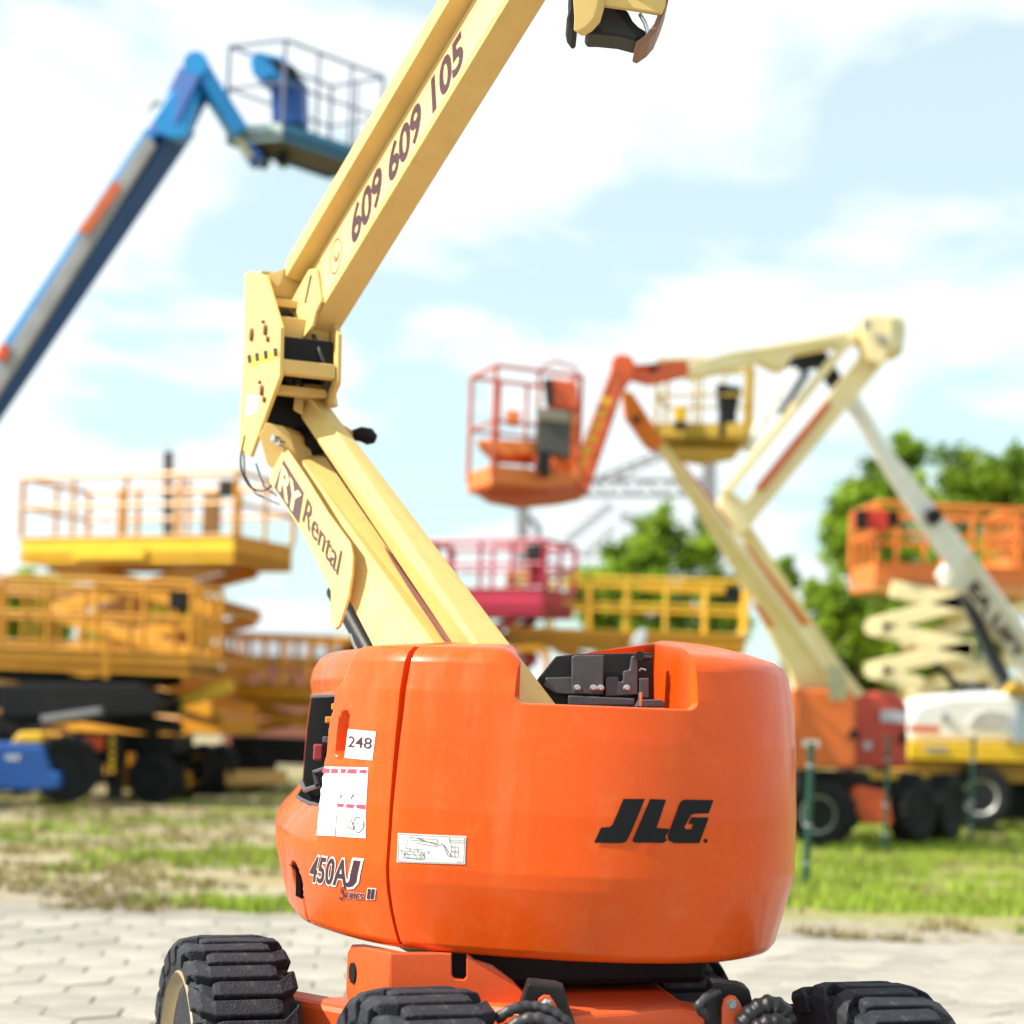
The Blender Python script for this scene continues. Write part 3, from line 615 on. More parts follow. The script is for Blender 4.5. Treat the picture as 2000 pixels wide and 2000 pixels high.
MB().loft([pr([(588, 774, 6.08), (608, 780, 5.97), (631, 776, 6.02), (625, 766, 6.2), (600, 765, 6.2)]), pr([(588, 815, 6.0), (640, 817, 5.86), (660, 817, 5.92), (655, 810, 6.1), (605, 810, 6.1)]),
           pr([(980, 1400, 4.86), (1029, 1400, 4.62), (1104, 1400, 4.72), (1085, 1410, 5.0), (1000, 1410, 5.0)])]).build('upper_riser', CRM, lift, bevel=.004)
MB().loft([pr([(534, 888, 6.12), (590, 900, 5.97), (636, 893, 6.05), (612, 885, 6.25), (560, 880, 6.25)]),
           pr([(800, 1400, 4.98), (950, 1400, 4.80), (986, 1400, 4.86), (960, 1400, 5.15), (850, 1400, 5.15)])]).build('lower_riser', CRM, lift, bevel=.004)
MB().prism([P(x, y, 6.0) for x, y in ((578, 748), (640, 752), (645, 784), (632, 788), (628, 776), (612, 782), (606, 776), (592, 780), (591, 812), (572, 800))], (.02, .1, 0)).build('riser_bracket', CRM, lift, bevel=.004)
MB().tube(pr([(568, 800, 6.12), (596, 840, 6.15), (618, 872, 6.1)]), .05, 14).build('lift_cylinder', BLKP, lift, smooth=True)
MB().tube(pr([(656, 1155, 5.95), (690, 1212, 5.8), (745, 1310, 5.6)]), .036, 14).build('lower_cylinder', BLKP, lift, smooth=True)
MB().tube(pr([(692, 1240, 5.75), (716, 1290, 5.7)]), .022, 14).build('cylinder_rod', CHR, lift, smooth=True)
MB().tube(pr([(645, 925, 5.98), (745, 1066, 5.6), (868, 1240, 5.15), (960, 1370, 4.95)]), .012, 8).build('hose', mat('dark_red_hose', (.12, .03, .02), .5), lift, smooth=True)
MB().prism([P(x, y, 5.98) for x, y in ((505, 850), (520, 825), (552, 832), (565, 845), (585, 905), (560, 925), (536, 920), (520, 905))], (.05, .12, 0)).build('riser_pivot_block', CRM, lift, bevel=.004)
rb = [P(548, 858, 5.94), P(543, 852, 5.94)]
for x, y in ((540, 858), (549, 866)): MB().lathe([(.001, -.012), (.012, -.01), (.012, .02)], P(x, y, 5.96), (-.6, -.8, .1), 12).build('pin_bolt', CHR, lift, smooth=True)
# side plate with RY Rental
ra, rb2, rc = P(552, 883, 5.96), P(646, 1215, 5.38), P(690, 1066, 5.46); rn = (rb2-ra).cross(rc-ra).normalized()
if rn.y > 0: rn = -rn
rp_ = [(552, 880), (562, 878), (600, 935), (640, 1000), (684, 1060), (689, 1085), (687, 1120), (680, 1165), (662, 1222), (654, 1228), (646, 1215), (646, 1154), (590, 1040), (526, 940), (528, 925)]
ry = MB().prism([onplane(x, y, ra, rn) for x, y in rp_], -rn*.012).build('cylinder_side_plate', CRM, lift, bevel=.002)
def onry(pxs, mt, name, poly=SQ, off=.002, label=None): return decal(name, poly[0], poly[1], plane_fn(pxs, ra, rn, off), mt, ry, 0, label)
onry(((536, 952), (584, 1024), (594, 962), (554, 897)), INK, 'logo_block')
v_, f_ = text_polys('RY', .03, .0, .9); v_, _ = norm_box(v_); onry(((544, 955), (583, 1015), (590, 968), (553, 908)), DECALBG, 'logo_lettering', (v_, f_), .004)
v_, f_ = text_polys('Rental', .006, .0); v_, _ = norm_box(v_); onry(((591, 1018), (660, 1126), (669, 1078), (601, 973)), INK, 'logo_lettering', (v_, f_), .004, 'dark lettering Rental')
MB().tube(pr([(476, 880, 6.15), (478, 930, 6.15), (500, 965, 6.12), (545, 985, 6.05)]), .0035, 6).build('hose', CAB, lift, smooth=True)
MB().tube(pr([(500, 905, 6.12), (515, 950, 6.1), (540, 968, 6.05)]), .0035, 6).build('hose', CAB, lift, smooth=True)
MB().tube(pr([(690, 850, 6.05), (705, 848, 6.05), (722, 853, 6.05), (734, 858, 6.05)]), [.02, .028, .032, .016], 12).build('rounded_bracket', BLK, lift, smooth=True)  # black bracket with a rounded end behind the riser, not a lamp
MB().beam(P(660, 830, 6.05), P(695, 852, 6.05), .02, .02).build('bracket_arm', CRM, lift)
# ---- chassis
m = MB()
fl = [(-.30, 4.47), (.04, 4.47)]
fr = fpoly([(762, 1862), (882, 1862), (882, 1905), (887, 1912), (906, 1914), (911, 1908), (911, 1862), (925, 1875), (962, 1888), (1000, 1916), (1030, 1948), (1060, 2030), (762, 2030)], 4.45, .03, 'frame_plate', ORC, bevel=.003)
fpoly([(872, 1862), (918, 1862), (918, 1920), (872, 1920)], 4.50, .12, 'frame_slot', DGR, bevel=0)
a0, a1 = P(762, 1862, 4.45), P(678, 1862, 4.80)
lo0, lo1 = V(a0.x, a0.y, .70), V(a1.x, a1.y, .70)
top0 = V(a0.x, a0.y, .905); top1 = V(a1.x, a1.y, .875)
brk = MB().prism([lo0, top0, lerp(top0, top1, .9), lerp(top1, lo1, .15), lerp(top1, lo1, .85), lerp(lo0, lo1, .9)], V(.04, .02, 0)).build('tow_bracket', ORC, lift, bevel=.004)
hc = lerp(a0, a1, .82); hc.z = .80; dn = (a1-a0).cross(V(0, 0, 1)).normalized(); dn = dn if dn.y < 0 else -dn
MB().lathe([(.001, 0), (.030, 0), (.030, .006)], hc+dn*.006, -dn, 18).build('bracket_hole', DGR, brk, smooth=True)
deck = [P(1240, 1872, 5.25), P(1350, 1965, 4.52), P(1060, 2010, 4.35), P(900, 1990, 4.45), P(800, 1880, 5.2)]
dk = [V(p.x, p.y, .78) for p in deck]
MB().prism(dk, V(0, 0, -.25)).build('chassis', ORC, lift, bevel=.02)
MB().box((.12, 5.05, .86), (.75, .8, .12), R(18)).build('turntable_base', DGR, lift, bevel=.02)
ax = Vector((math.cos(R(17)), math.sin(R(17)), 0))
axc = V(.46, 4.50, .60)
MB().beam(axc-ax*.48, axc+ax*.48, .16, .20).build('front_axle', ORC, lift, bevel=.02)
m = MB().prism([P(1085, 1992, 4.33), P(1130, 1982, 4.35), P(1330, 1968, 4.45), P(1420, 1985, 4.5), P(1440, 2030, 4.5), P(1060, 2030, 4.33)], V(.0, .14, 0)); m.build('axle_housing', ORC, lift, bevel=.012)
c2 = P(-0, 0, 1)
raxc = V(-.18, 5.35, .55); MB().beam(raxc-ax*.5, raxc+ax*.5, .16, .16).build('rear_axle', ORC, lift, bevel=.02)
MB().beam(V(-.85, 5.15, .62), V(-.1, 4.7, .60), .12, .14).build('chassis_arm', ORC, lift, bevel=.02)
for bx, by, Y in ((1068, 1962, 4.24), (1430, 1962, 4.42)):
    lug = MB().prism([P(bx+x, by+y, Y) for x, y in ((-20, 50), (-20, 8), (-16, -10), (-6, -17), (6, -16), (14, -6), (26, 20), (30, 50))], (0, .02, 0)).build('axle_lug', ORC, lift, bevel=.002)
    MB().lathe([(.001, -.012), (.010, -.012), (.012, -.008), (.012, -.002), (.016, 0), (.016, .006)], P(bx, by, Y), (0, 1, 0), 6).build('bolt', GRY, lug)
    MB().prism([P(bx+x, by+y, Y+.05) for x, y in ((-55, 40), (-54, 6), (-44, -22), (-38, -42), (18, -36), (34, -30), (44, 10), (56, 40))], (0, .10, 0)).build('axle_bracket', BLKP, lift, bevel=.006)
def hosering(pts, r, n):
    m = MB(); pts = cat_rom([Vector((a.x, a.y, a.z)) for a in pr(pts)], n); rr_ = [r*(1.0 if (i//2) % 2 else .86) for i in range(len(pts))]; m.tube(pts, rr_, 10); return m
hosering([(968, 1992, 4.18), (1000, 1972, 4.18), (1035, 1966, 4.2), (1075, 1975, 4.2), (1110, 2000, 4.2), (1140, 2040, 4.2)], .016, 8).build('hydraulic_hose', CAB, lift, smooth=True)
hosering([(980, 2020, 4.16), (1020, 1994, 4.16), (1060, 1992, 4.16), (1110, 2020, 4.16)], .018, 8).build('hydraulic_hose', CAB, lift, smooth=True)
hosering([(1380, 1985, 4.4), (1365, 1965, 4.38), (1385, 1945, 4.4), (1400, 1940, 4.45)], .014, 6).build('hydraulic_hose', CAB, lift, smooth=True)
hosering([(1450, 2010, 4.4), (1475, 1978, 4.4), (1505, 1966, 4.4), (1530, 1985, 4.4), (1535, 2020, 4.4)], .034, 8).build('knuckle_boot', BLKP, lift, smooth=True)
hosering([(1465, 2030, 4.36), (1490, 2005, 4.36), (1520, 2000, 4.36), (1545, 2030, 4.36)], .03, 8).build('knuckle_boot', BLKP, lift, smooth=True)
fpoly([(1470, 1972), (1530, 1968), (1560, 2030), (1440, 2030)], 4.5, .12, 'steer_knuckle', BLKP, bevel=.02)
# ---- wheels (axis +X is the outer side in local space)
TW = .31
def tyre_mesh():
    m = MB(); h = TW/2
    m.lathe([(.29, h-.035), (.315, h-.012), (.345, h-.002), (.37, h-.006), (.392, h-.03), (.398, 0), (.392, -h+.03), (.37, -h+.006), (.33, -h+.002), (.27, -h+.012), (.235, -h+.035)], (0, 0, 0), (1, 0, 0), 72)
    return m
def lug_mesh(sgn):
    h = TW/2; pitch = 2*math.pi/20; m = MB(); rings = []
    path = [(h+.004, .345, -.20), (h+.008, .392, -.15), (h-.012, .418, -.08), (h-.055, .427, .0), (-h+.075, .429, .0), (-h+.055, .424, .0)]
    wA = [.105, .10, .085, .060, .060, .05]
    for (x, r, a), w_ in zip(path, wA):
        rr_ = [(r, -w_), (r, w_), (r-.035, w_*1.12), (r-.035, -w_*1.12)]
        if x > h: rr_ = [(r, -w_), (r, w_), (r-.004, w_), (r-.004, -w_)]
        g = []
        for kk, (rad, da) in enumerate(rr_):
            an = (a+da); xx = x
            if x > h and kk > 1: xx = x-.03
            g.append(V(sgn*xx, rad*math.sin(an), rad*math.cos(an)))
        rings.append(g)
    m.loft(rings); return m
tm = tyre_mesh(); LUGS = {}
def wheel(parent, c, ax_dir, outer_sign=1, phase=0):
    rz = math.atan2(ax_dir.y, ax_dir.x)
    t = tyre_mesh().build('tyre', RUB, parent, smooth=True, raw=True); t.location = Vector(c)-origin_of(parent); t.rotation_euler = (0, 0, rz)
    for sg in (1, -1):
        for k in range(20):
            if sg not in LUGS:
                o = lug_mesh(sg).build('tread_lug', RUB, t, raw=True, bevel=.005); LUGS[sg] = o
            else: o = LUGS[sg].copy(); COL.objects.link(o); o.parent = t
            o.rotation_euler = (phase+k*math.pi/10+(math.pi/20 if sg < 0 else 0), 0, 0)
    h = TW/2
    r_ = MB().lathe([(.001, h-.05), (.08, h-.05), (.09, h-.075), (.16, h-.085), (.20, h-.10), (.235, h-.06), (.27, h-.045), (.30, h-.02), (.315, h-.002), (.325, h-.012), (.30, -h+.04), (.001, -h+.05)], (0, 0, 0), (1, 0, 0), 48).build('rim', RIM, parent, smooth=True, raw=True)
    r_.location = t.location; r_.rotation_euler = t.rotation_euler
    n0 = None
    for k in range(8):
        if n0 is None: n0 = MB().lathe([(.001, .02), (.011, .02), (.013, .012), (.013, 0)], (h-.075, 0, .125), (1, 0, 0), 6).build('wheel_nut', GRY, r_, raw=True); o = n0
        else: o = n0.copy(); COL.objects.link(o); o.parent = r_
        o.rotation_euler = (k*math.pi/4, 0, 0)
    MB().lathe([(.001, h+.01), (.045, h+.008), (.05, h-.03)], (0, 0, 0), (1, 0, 0), 24).build('hub_cap', RIM, r_, smooth=True, raw=True)
al = R(21)
outL = Vector((-math.cos(al), -math.sin(al), 0))
wheel(lift, (-.845, 5.06, .42), outL, phase=.05)
wheel(lift, (-.20, 4.22, .42), outL, phase=.12)
wheel(lift, (1.03, 4.60, .42), -Vector((-math.cos(R(18)), -math.sin(R(18)), 0)), phase=.02)
wheel(lift, (.50, 5.48, .42), -outL, phase=.1)
# ================================================================== BACKGROUND HELPERS
def bgwheel(parent, c, ax_dir, r=.43, wd=.30, rim=RIMG, rubber=RUB2):
    d = Vector(ax_dir).normalized(); c = Vector(c); h = wd/2; m = MB()
    m.lathe([(r*.55, h-.04), (r*.62, h-.01), (r*.85, h), (r*.95, h-.02), (r*.97, 0), (r*.95, -h+.02), (r*.85, -h), (r*.55, -h+.03)], c, d, 32)
    sd = d.orthogonal().normalized(); b = d.cross(sd)
    for k in range(36):
        a = k*2*math.pi/36; rad = sd*math.cos(a)+b*math.sin(a); tn = -sd*math.sin(a)+b*math.cos(a); s_ = 1 if k % 2 else -1
        p0 = c+rad*r*.97+d*s_*h*.98; p1 = c+rad*r*.985-d*s_*h*.1+tn*.06; m.beam(p0, p1, .035, .04, rad)
    t = m.build('tyre', rubber, parent, smooth=True)
    MB().lathe([(.001, h-.05), (r*.2, h-.04), (r*.3, h-.08), (r*.42, h-.09), (r*.52, h-.03), (r*.57, h-.015), (r*.57, -h+.04), (.001, -h+.05)], c, d, 28).build('rim', rim, parent, smooth=True)
    return t
def rails(parent, quad, z0, h, mt, nposts=(4, 2, 4, 2), r=.028, midz=.5, top2=0):
    """guard rails: quad = four ground-plan corners"""
    for i in range(4):
        a, b = quad[i], quad[(i+1) % 4]
        A3, B3 = V(a.x, a.y, z0), V(b.x, b.y, z0); up = V(0, 0, h)
        MB().tube([A3+up, B3+up], r, 8).build('top_rail', mt, parent, smooth=True)
        MB().tube([A3+up*midz, B3+up*midz], r*.8, 8).build('mid_rail', mt, parent, smooth=True)
        for k in range(nposts[i]):
            p = A3.lerp(B3, k/nposts[i]); MB().tube([p, p+up], r*(1.15 if k == 0 else .9), 8).build('post', mt, parent, smooth=True)
def scissor_lift(name, label, cpx, Y, psi, L, W, zb, fas, rh, mt, arm_mt, levels, fmt=None, base_mt=None, basez=.95, scx=.5, posts=(4, 2, 4, 2), base=True, sides=(1, 1), group='scissor lifts parked behind the front machine', armw=.16, shrink=.72, lowrail=0, deckmt=None, dirn=-1):
    """near corner at pixel column cpx, long side runs to the left (dirn -1) or right"""
    c = P(cpx, 1400, Y); c.z = 0; u = V(dirn*math.cos(psi), math.sin(psi), 0); v = V(-dirn*math.sin(psi), math.cos(psi), 0)
    ctr = c+u*L/2+v*W/2; root = empty(name, ctr, label, 'scissor lift', group); fmt = fmt or mt; base_mt = base_mt or mt
    quad = [c, c+u*L, c+u*L+v*W, c+v*W]
    T = lambda a, b, z: ctr+u*a+v*b+V(0, 0, z)
    MB().prism([V(q.x, q.y, zb+.06) for q in quad], V(0, 0, .10)).build('deck', deckmt or base_mt, root)
    for i in range(4):
        a, b = quad[i], quad[(i+1) % 4]; n_ = (b-a).normalized().cross(V(0, 0, 1))*.02
        MB().prism([V(a.x, a.y, zb), V(b.x, b.y, zb), V(b.x, b.y, zb+fas), V(a.x, a.y, zb+fas)], (ctr-(a+b)/2).normalized()*.03).build('toe_board', fmt if i == 0 else mt, root, bevel=.006)
        if i in (0, 1) and i == 0:
            MB().tube([V(a.x, a.y, zb+fas)-V(0, .02, .02), V(b.x, b.y, zb+fas)-V(0, .02, .02)], .02).build('deck_edge', mt, root)
    rails(root, quad, zb+fas, rh, mt, posts, .044)
    # extension deck rail section
    e = [T(-L*.5+.35, -W*.38, 0), T(-L*.05, -W*.38, 0), T(-L*.05, W*.38, 0), T(-L*.5+.35, W*.38, 0)]
    for k in (0, 2): MB().tube([V(e[k].x, e[k].y, zb+fas+rh*.92), V(e[k+1].x, e[k+1].y, zb+fas+rh*.92)], .022).build('extension_rail', mt, root)
    MB().box(T(-L*.5+.25, -W*.5+.12, zb+fas+rh*.75), (.3, .2, .28), math.atan2(u.y, u.x)).build('control_box', DGR, root, bevel=.02)
    # scissor pack
    hl = (zb-basez)/levels; half = L*.5*shrink
    for k in range(levels):
        z0 = basez+hl*k; z1 = z0+hl
        for s_, off in ((1, -W*.36), (-1, -W*.30), (1, W*.36), (-1, W*.30)):
            MB().beam(T(-half*s_, off, z0+.05), T(half*s_, off, z1-.02), armw*.45, armw).build('scissor_arm', arm_mt, root, bevel=.01)
        for s_ in (-1, 1): MB().tube([T(half*s_, -W*.4, z0+.02), T(half*s_, W*.4, z0+.02)], .05, 8).build('pivot_tube', arm_mt, root, smooth=True)
        MB().tube([T(0, -W*.4, (z0+z1)/2), T(0, W*.4, (z0+z1)/2)], .045, 8).build('pivot_tube', arm_mt, root, smooth=True)
    if base:
        MB().box(T(0, 0, basez-.22), (L*.85, W*.62, .30), math.atan2(u.y, u.x)).build('base_frame', base_mt, root, bevel=.03)
        MB().box(T(0, -W*.42, basez-.36), (L*.46, W*.2, .42), math.atan2(u.y, u.x)).build('side_tray', base_mt, root, bevel=.03)
        for sx in (-1, 1):
            MB().box(T(sx*L*.40, 0, .30), (.16, W*.9, .24), math.atan2(u.y, u.x)).build('bumper', base_mt, root, bevel=.02)
            for sy in (-1, 1):
                bgwheel(root, T(sx*L*.36, sy*W*.45, .40), v*sy, .40, .26, base_mt)
                MB().box(T(sx*L*.47, sy*W*.42, .38), (.10, .10, .55), math.atan2(u.y, u.x)).build('outrigger', DGR, root, bevel=.01)
    return root, T, u, v
# ---- left: tall yellow scissor lift
r1, T1, u1, v1_ = scissor_lift('scissor_lift', 'tall yellow scissor lift raised above the others on the left', 445, 28.5, R(24), 4.7, 1.9, 4.10, .49, 1.08, YEL, YEL, 3, fmt=YEB, basez=1.45, shrink=.78, armw=.24, posts=(4, 2, 4, 2))  # front toe board in brighter yellow: sunlight on the long side put into colour
MB().box(T1(.3, -1.0, 4.27), (1.6, .03, .2), math.atan2(u1.y, u1.x)).build('side_panel', YEB, r1)
for a in (-.3, .6, 1.0): MB().tube([T1(a, .2, 4.55), T1(a, .2, 5.6)], .05, 8).build('gate_post', YEL, r1, smooth=True)
MB().box(T1(-1.2, 0, 5.0), (.28, .35, .9), 0).build('control_stand', mat('brown_case', (.3, .16, .06), .6), r1, bevel=.02)
MB().box(T1(-.1, -.95, .62), (.5, .3, .7), 0).build('hydraulic_tank', YEL, r1, bevel=.03)
MB().box(T1(-1.2, -.95, .75), (.7, .35, .8), 0).build('engine_box', YEL, r1, bevel=.12)
fp_ = [P(x, y, 26.9) for x, y in ((228, 1508), (240, 1494), (256, 1495), (262, 1508), (373, 1508), (373, 1540), (228, 1540))]
MB().prism(fp_, (0, .12, 0)).build('bumper', YEL, r1, bevel=.02)
MB().prism([P(x, y, 26.9) for x, y in ((440, 1506), (560, 1504), (560, 1532), (440, 1535))], (0, .12, 0)).build('bumper', mat('tan_yellow', (.5, .28, .08), .5), r1, bevel=.02)
MB().beam(P(310, 1384, 27.2), P(455, 1338, 27.2), .12, .22).build('lower_arm', YEB, r1, bevel=.01)
for x in (395, 428): bgwheel(r1, P(x, 1503, 27.2), (-.6, -.8, 0), .42, .22, YEL)
# ---- left: low yellow scissor
r2, T2, u2, v2_ = scissor_lift('scissor_lift', 'low yellow scissor lift with closed gate at the left edge', 368, 25.8, R(6), 3.9, 1.6, 2.04, .36, 1.1, YEL, DGR, 2, fmt=YEL, base_mt=DGR, basez=1.15, posts=(5, 3, 5, 3), armw=.24)
MB().prism([P(x, y, 25.6) for x, y in ((200, 1230), (212, 1230), (212, 1325), (200, 1325))], (0, .06, 0)).build('gate_post', YEL, r2)
MB().beam(P(85, 1405, 25.1), P(200, 1388, 25.1), .3, .09).build('steel_tray', GRY, r2, bevel=.01)
MB().prism([P(x, y, 25.2) for x, y in ((0, 1335), (270, 1335), (310, 1370), (300, 1395), (200, 1400), (0, 1400))], (0, .8, 0)).build('folded_scissor_pack', DGR, r2, bevel=.03)
MB().prism([P(x, y, 25.2) for x, y in ((140, 1440), (200, 1436), (200, 1466), (140, 1470))], (0, .5, 0)).build('drive_motor', REDO, r2, bevel=.03)
for k in range(5): MB().box(P(219, 1445+k*15, 25.1), (.07, .05, .07)).build('hazard_patch', YEB, r2)
MB().prism([P(x, y, 25.3) for x, y in ((207, 1430), (232, 1430), (232, 1560), (207, 1560))], (0, .3, 0)).build('outrigger', DGR, r2, bevel=.02)
# ---- low yellow behind, right of the tall one
scissor_lift('scissor_lift', 'lowered yellow scissor lift partly behind the orange hood, right of the tall one', 700, 31, R(8), 2.8, 1.5, 1.62, .42, .92, YEL, YEL, 1, base_mt=DGR, basez=1.1, posts=(9, 3, 6, 3))
scissor_lift('scissor_lift', 'yellow scissor lift half hidden behind the low gated one at the left', 262, 32, R(10), 3.6, 1.6, 2.35, .40, 1.0, YEL, YEL, 2, base_mt=DGR, basez=1.2, posts=(6, 3, 6, 3), shrink=.7)
# ---- magenta
r4, T4, u4, v4_ = scissor_lift('scissor_lift', 'magenta red scissor lift raised behind the cream riser', 1052, 29.5, R(26), 2.6, 1.35, 3.45, .50, .85, MAG, MAG, 3, basez=1.1, posts=(4, 2, 3, 2), shrink=.5)
MB().box(T4(-.9, -.2, 4.4), (.25, .3, .75), 0).build('control_stand', MAG, r4, bevel=.03)
# ---- yellow wide in the centre
r5, T5, u5, v5_ = scissor_lift('scissor_lift', 'wide yellow scissor platform just above the notch of the orange hood', 1450, 30, R(5), 4.4, 1.7, 2.95, .32, .95, mat('ochre_yellow', (.62, .36, .02), .45, var=.12, scale=3), YEL, 2, fmt=YEL, basez=1.2, posts=(6, 3, 6, 3), shrink=.6)
MB().prism([P(x, y, 29.4) for x, y in ((1003, 1262), (1060, 1262), (1074, 1275), (1074, 1330), (1062, 1330), (1062, 1285), (1053, 1274), (1003, 1274))], (0, .1, 0)).build('entry_frame', YEL, r5, bevel=.02)
fpx = [(1232, 1262), (1240, 1240), (1252, 1228), (1262, 1230), (1262, 1250), (1250, 1264)]
shp = MB().prism([P(x, y, 29.2) for x, y in fpx], (0, .12, 0)).build('plastic_bag', mat('bluish_plastic', (.55, .6, .85), .4, var=.5, scale=8), None, bevel=.02); prop(shp, 'small blue and white bag hanging on the yellow scissor platform', 'bag')
# ---- orange right
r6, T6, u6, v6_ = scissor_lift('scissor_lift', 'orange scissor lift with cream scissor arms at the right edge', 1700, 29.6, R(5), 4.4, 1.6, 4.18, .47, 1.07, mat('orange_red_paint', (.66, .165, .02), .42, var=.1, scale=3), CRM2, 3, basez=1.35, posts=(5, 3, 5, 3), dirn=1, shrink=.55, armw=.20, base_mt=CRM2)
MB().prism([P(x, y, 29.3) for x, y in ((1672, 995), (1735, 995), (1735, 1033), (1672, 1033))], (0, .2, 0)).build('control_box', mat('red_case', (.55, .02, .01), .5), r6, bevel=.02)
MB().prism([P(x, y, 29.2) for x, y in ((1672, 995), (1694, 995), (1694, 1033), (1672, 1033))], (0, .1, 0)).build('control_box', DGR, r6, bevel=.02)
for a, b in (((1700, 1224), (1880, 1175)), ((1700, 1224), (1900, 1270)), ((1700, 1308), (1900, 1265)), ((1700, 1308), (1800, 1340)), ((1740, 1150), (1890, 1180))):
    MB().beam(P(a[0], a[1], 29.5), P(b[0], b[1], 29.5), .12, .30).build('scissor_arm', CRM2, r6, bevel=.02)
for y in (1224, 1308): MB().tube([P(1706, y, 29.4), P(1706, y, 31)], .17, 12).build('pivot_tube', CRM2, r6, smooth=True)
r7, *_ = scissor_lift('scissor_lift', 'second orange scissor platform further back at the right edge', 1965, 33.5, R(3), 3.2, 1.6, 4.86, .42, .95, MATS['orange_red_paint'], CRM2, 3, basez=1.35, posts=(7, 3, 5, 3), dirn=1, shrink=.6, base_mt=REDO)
# ================================================================== BOOM LIFTS BEHIND
def basket(root, c, yaw, L, W, z, h, mt, rail_mt, toe=.16, box=True, boxmt=DGR):
    u = V(math.cos(yaw), math.sin(yaw), 0); v = V(-math.sin(yaw), math.cos(yaw), 0); c = V(c.x, c.y, 0)
    q = [c-u*L/2-v*W/2, c+u*L/2-v*W/2, c+u*L/2+v*W/2, c-u*L/2+v*W/2]
    MB().prism([V(a.x, a.y, z) for a in q], V(0, 0, .05)).build('basket_floor', mt, root)
    for i in range(4):
        a, b = q[i], q[(i+1) % 4]; MB().prism([V(a.x, a.y, z), V(b.x, b.y, z), V(b.x, b.y, z+toe), V(a.x, a.y, z+toe)], (c-(a+b)/2).normalized()*.02).build('toe_board', mt, root)
    rails(root, q, z+toe*.5, h, rail_mt, (2, 2, 3, 1), .026)
    return u, v, q
# ---- blue lift, upper left
YB = 21.2
bl = empty('boom_lift', P(-420, 1560, YB+1.5)*1, 'blue articulated boom lift reaching over the left with an empty basket', 'boom lift', 'boom lifts parked behind')
bl.location.z = 0
p_lo, p_hi = P(-330, 1238, 22.2), P(350, 234, 21.2)
dirb = (p_hi-p_lo).normalized()
MB().beam(p_lo, p_hi, .36, .40, (0, -1, .6)).build('outer_boom', mat('dark_blue_paint', (.003, .06, .24), .45, var=.15), bl, bevel=.02)
sn = V(0, -1, 0); nrm = dirb.cross(V(0, -1, 0)).normalized()
def boff(px, py, Y=20.9): return P(px, py, Y)
MB().prism([P(x, y, 20.9) for x, y in ((-200, 985), (283, 250), (305, 260), (-170, 1005))], (0, .25, 0)).build('cable_track', BLG, bl, bevel=.01)
MB().prism([P(x, y, 20.82) for x, y in ((-150, 940), (145, 480), (160, 455), (285, 262), (303, 282), (190, 460), (30, 715), (-130, 965))], (0, .1, 0)).build('track_channel', GRY, bl, bevel=.01)
MB().prism([P(x, y, 20.75) for x, y in ((150, 452), (222, 352), (236, 362), (172, 455))], (0, .05, 0)).build('orange_lettering_panel', mat('orange_sticker', (.6, .12, .03), .5), bl)
MB().prism([P(x, y, 20.75) for x, y in ((0, 672), (12, 670), (16, 690), (4, 706), (-10, 700))], (0, .1, 0)).build('red_lamp', REDO, bl, bevel=.01)
MB().beam(P(325, 275, 21.1), P(385, 150, 21.0), .34, .40, (0, -1, .6)).build('inner_boom', BLU, bl, bevel=.02)
MB().prism([P(x, y, 20.85) for x, y in ((296, 232), (330, 180), (355, 170), (375, 130), (392, 140), (384, 200), (364, 268), (330, 270), (312, 258))], (0, .2, 0)).build('boom_head', BLG, bl, bevel=.03)
MB().tube([P(288, 215, 20.9), P(300, 200, 20.9), P(325, 205, 20.9)], .04, 6).build('sensor', GRY, bl)
MB().lathe([(.001, -.2), (.16, -.2), (.16, .2), (.001, .2)], P(388, 136, 21), (0, 1, 0), 20).build('jib_pivot', BLG, bl, smooth=True)
MB().beam(P(390, 138, 21.0), P(468, 262, 21.1), .22, .26, (0, -1, .6)).build('jib', BLG, bl, bevel=.02)
MB().beam(P(392, 165, 21.2), P(490, 310, 21.2), .10, .10).build('jib_link', mat('olive_cream', (.5, .48, .3), .5), bl)
MB().beam(P(480, 285, 21.3), P(505, 320, 21.3), .25, .2).build('rotator', BLU, bl, bevel=.03)
zt = 10.1; rk = lambda px, Y: V(P(px, 100, Y).x, Y, 0)
q = [rk(557, 21.0), rk(751, 22.1), rk(650, 22.5), rk(448, 21.27)]
zdk = P(553, 245, 21.0).z; ztop = P(557, 78, 21.0).z
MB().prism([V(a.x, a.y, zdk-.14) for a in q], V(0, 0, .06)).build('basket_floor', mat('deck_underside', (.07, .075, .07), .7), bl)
cq = (q[0]+q[2])/2
for i in range(4):
    a, b = q[i], q[(i+1) % 4]
    MB().prism([V(a.x, a.y, zdk-.18), V(b.x, b.y, zdk-.18), V(b.x, b.y, zdk+.04), V(a.x, a.y, zdk+.04)], (cq-(a+b)/2).normalized()*.03).build('toe_board', BLD if i != 3 else mat('lit_blue_grey', (.35, .45, .45), .5), bl)  # last toe board paler: sunlight on that fascia put into its colour
rails(bl, q, zdk, ztop-zdk, mat('blue_grey_rail', (.12, .12, .22), .5), (3, 2, 2, 1), .022)
MB().prism([P(x, y, 21.35) for x, y in ((525, 140), (590, 150), (592, 240), (530, 240))], (.05, .3, 0)).build('control_pedestal', BLU, bl, bevel=.03)
MB().prism([P(x, y, 21.2) for x, y in ((485, 110), (500, 98), (545, 108), (570, 125), (578, 160), (560, 165), (530, 150), (510, 160), (490, 140))], (.05, .35, 0)).build('control_box', BLG, bl, bevel=.04)
MB().prism([P(x, y, 21.15) for x, y in ((520, 108), (572, 128), (580, 160), (540, 140))], (.05, .1, 0)).build('control_face', DGR, bl, bevel=.02)
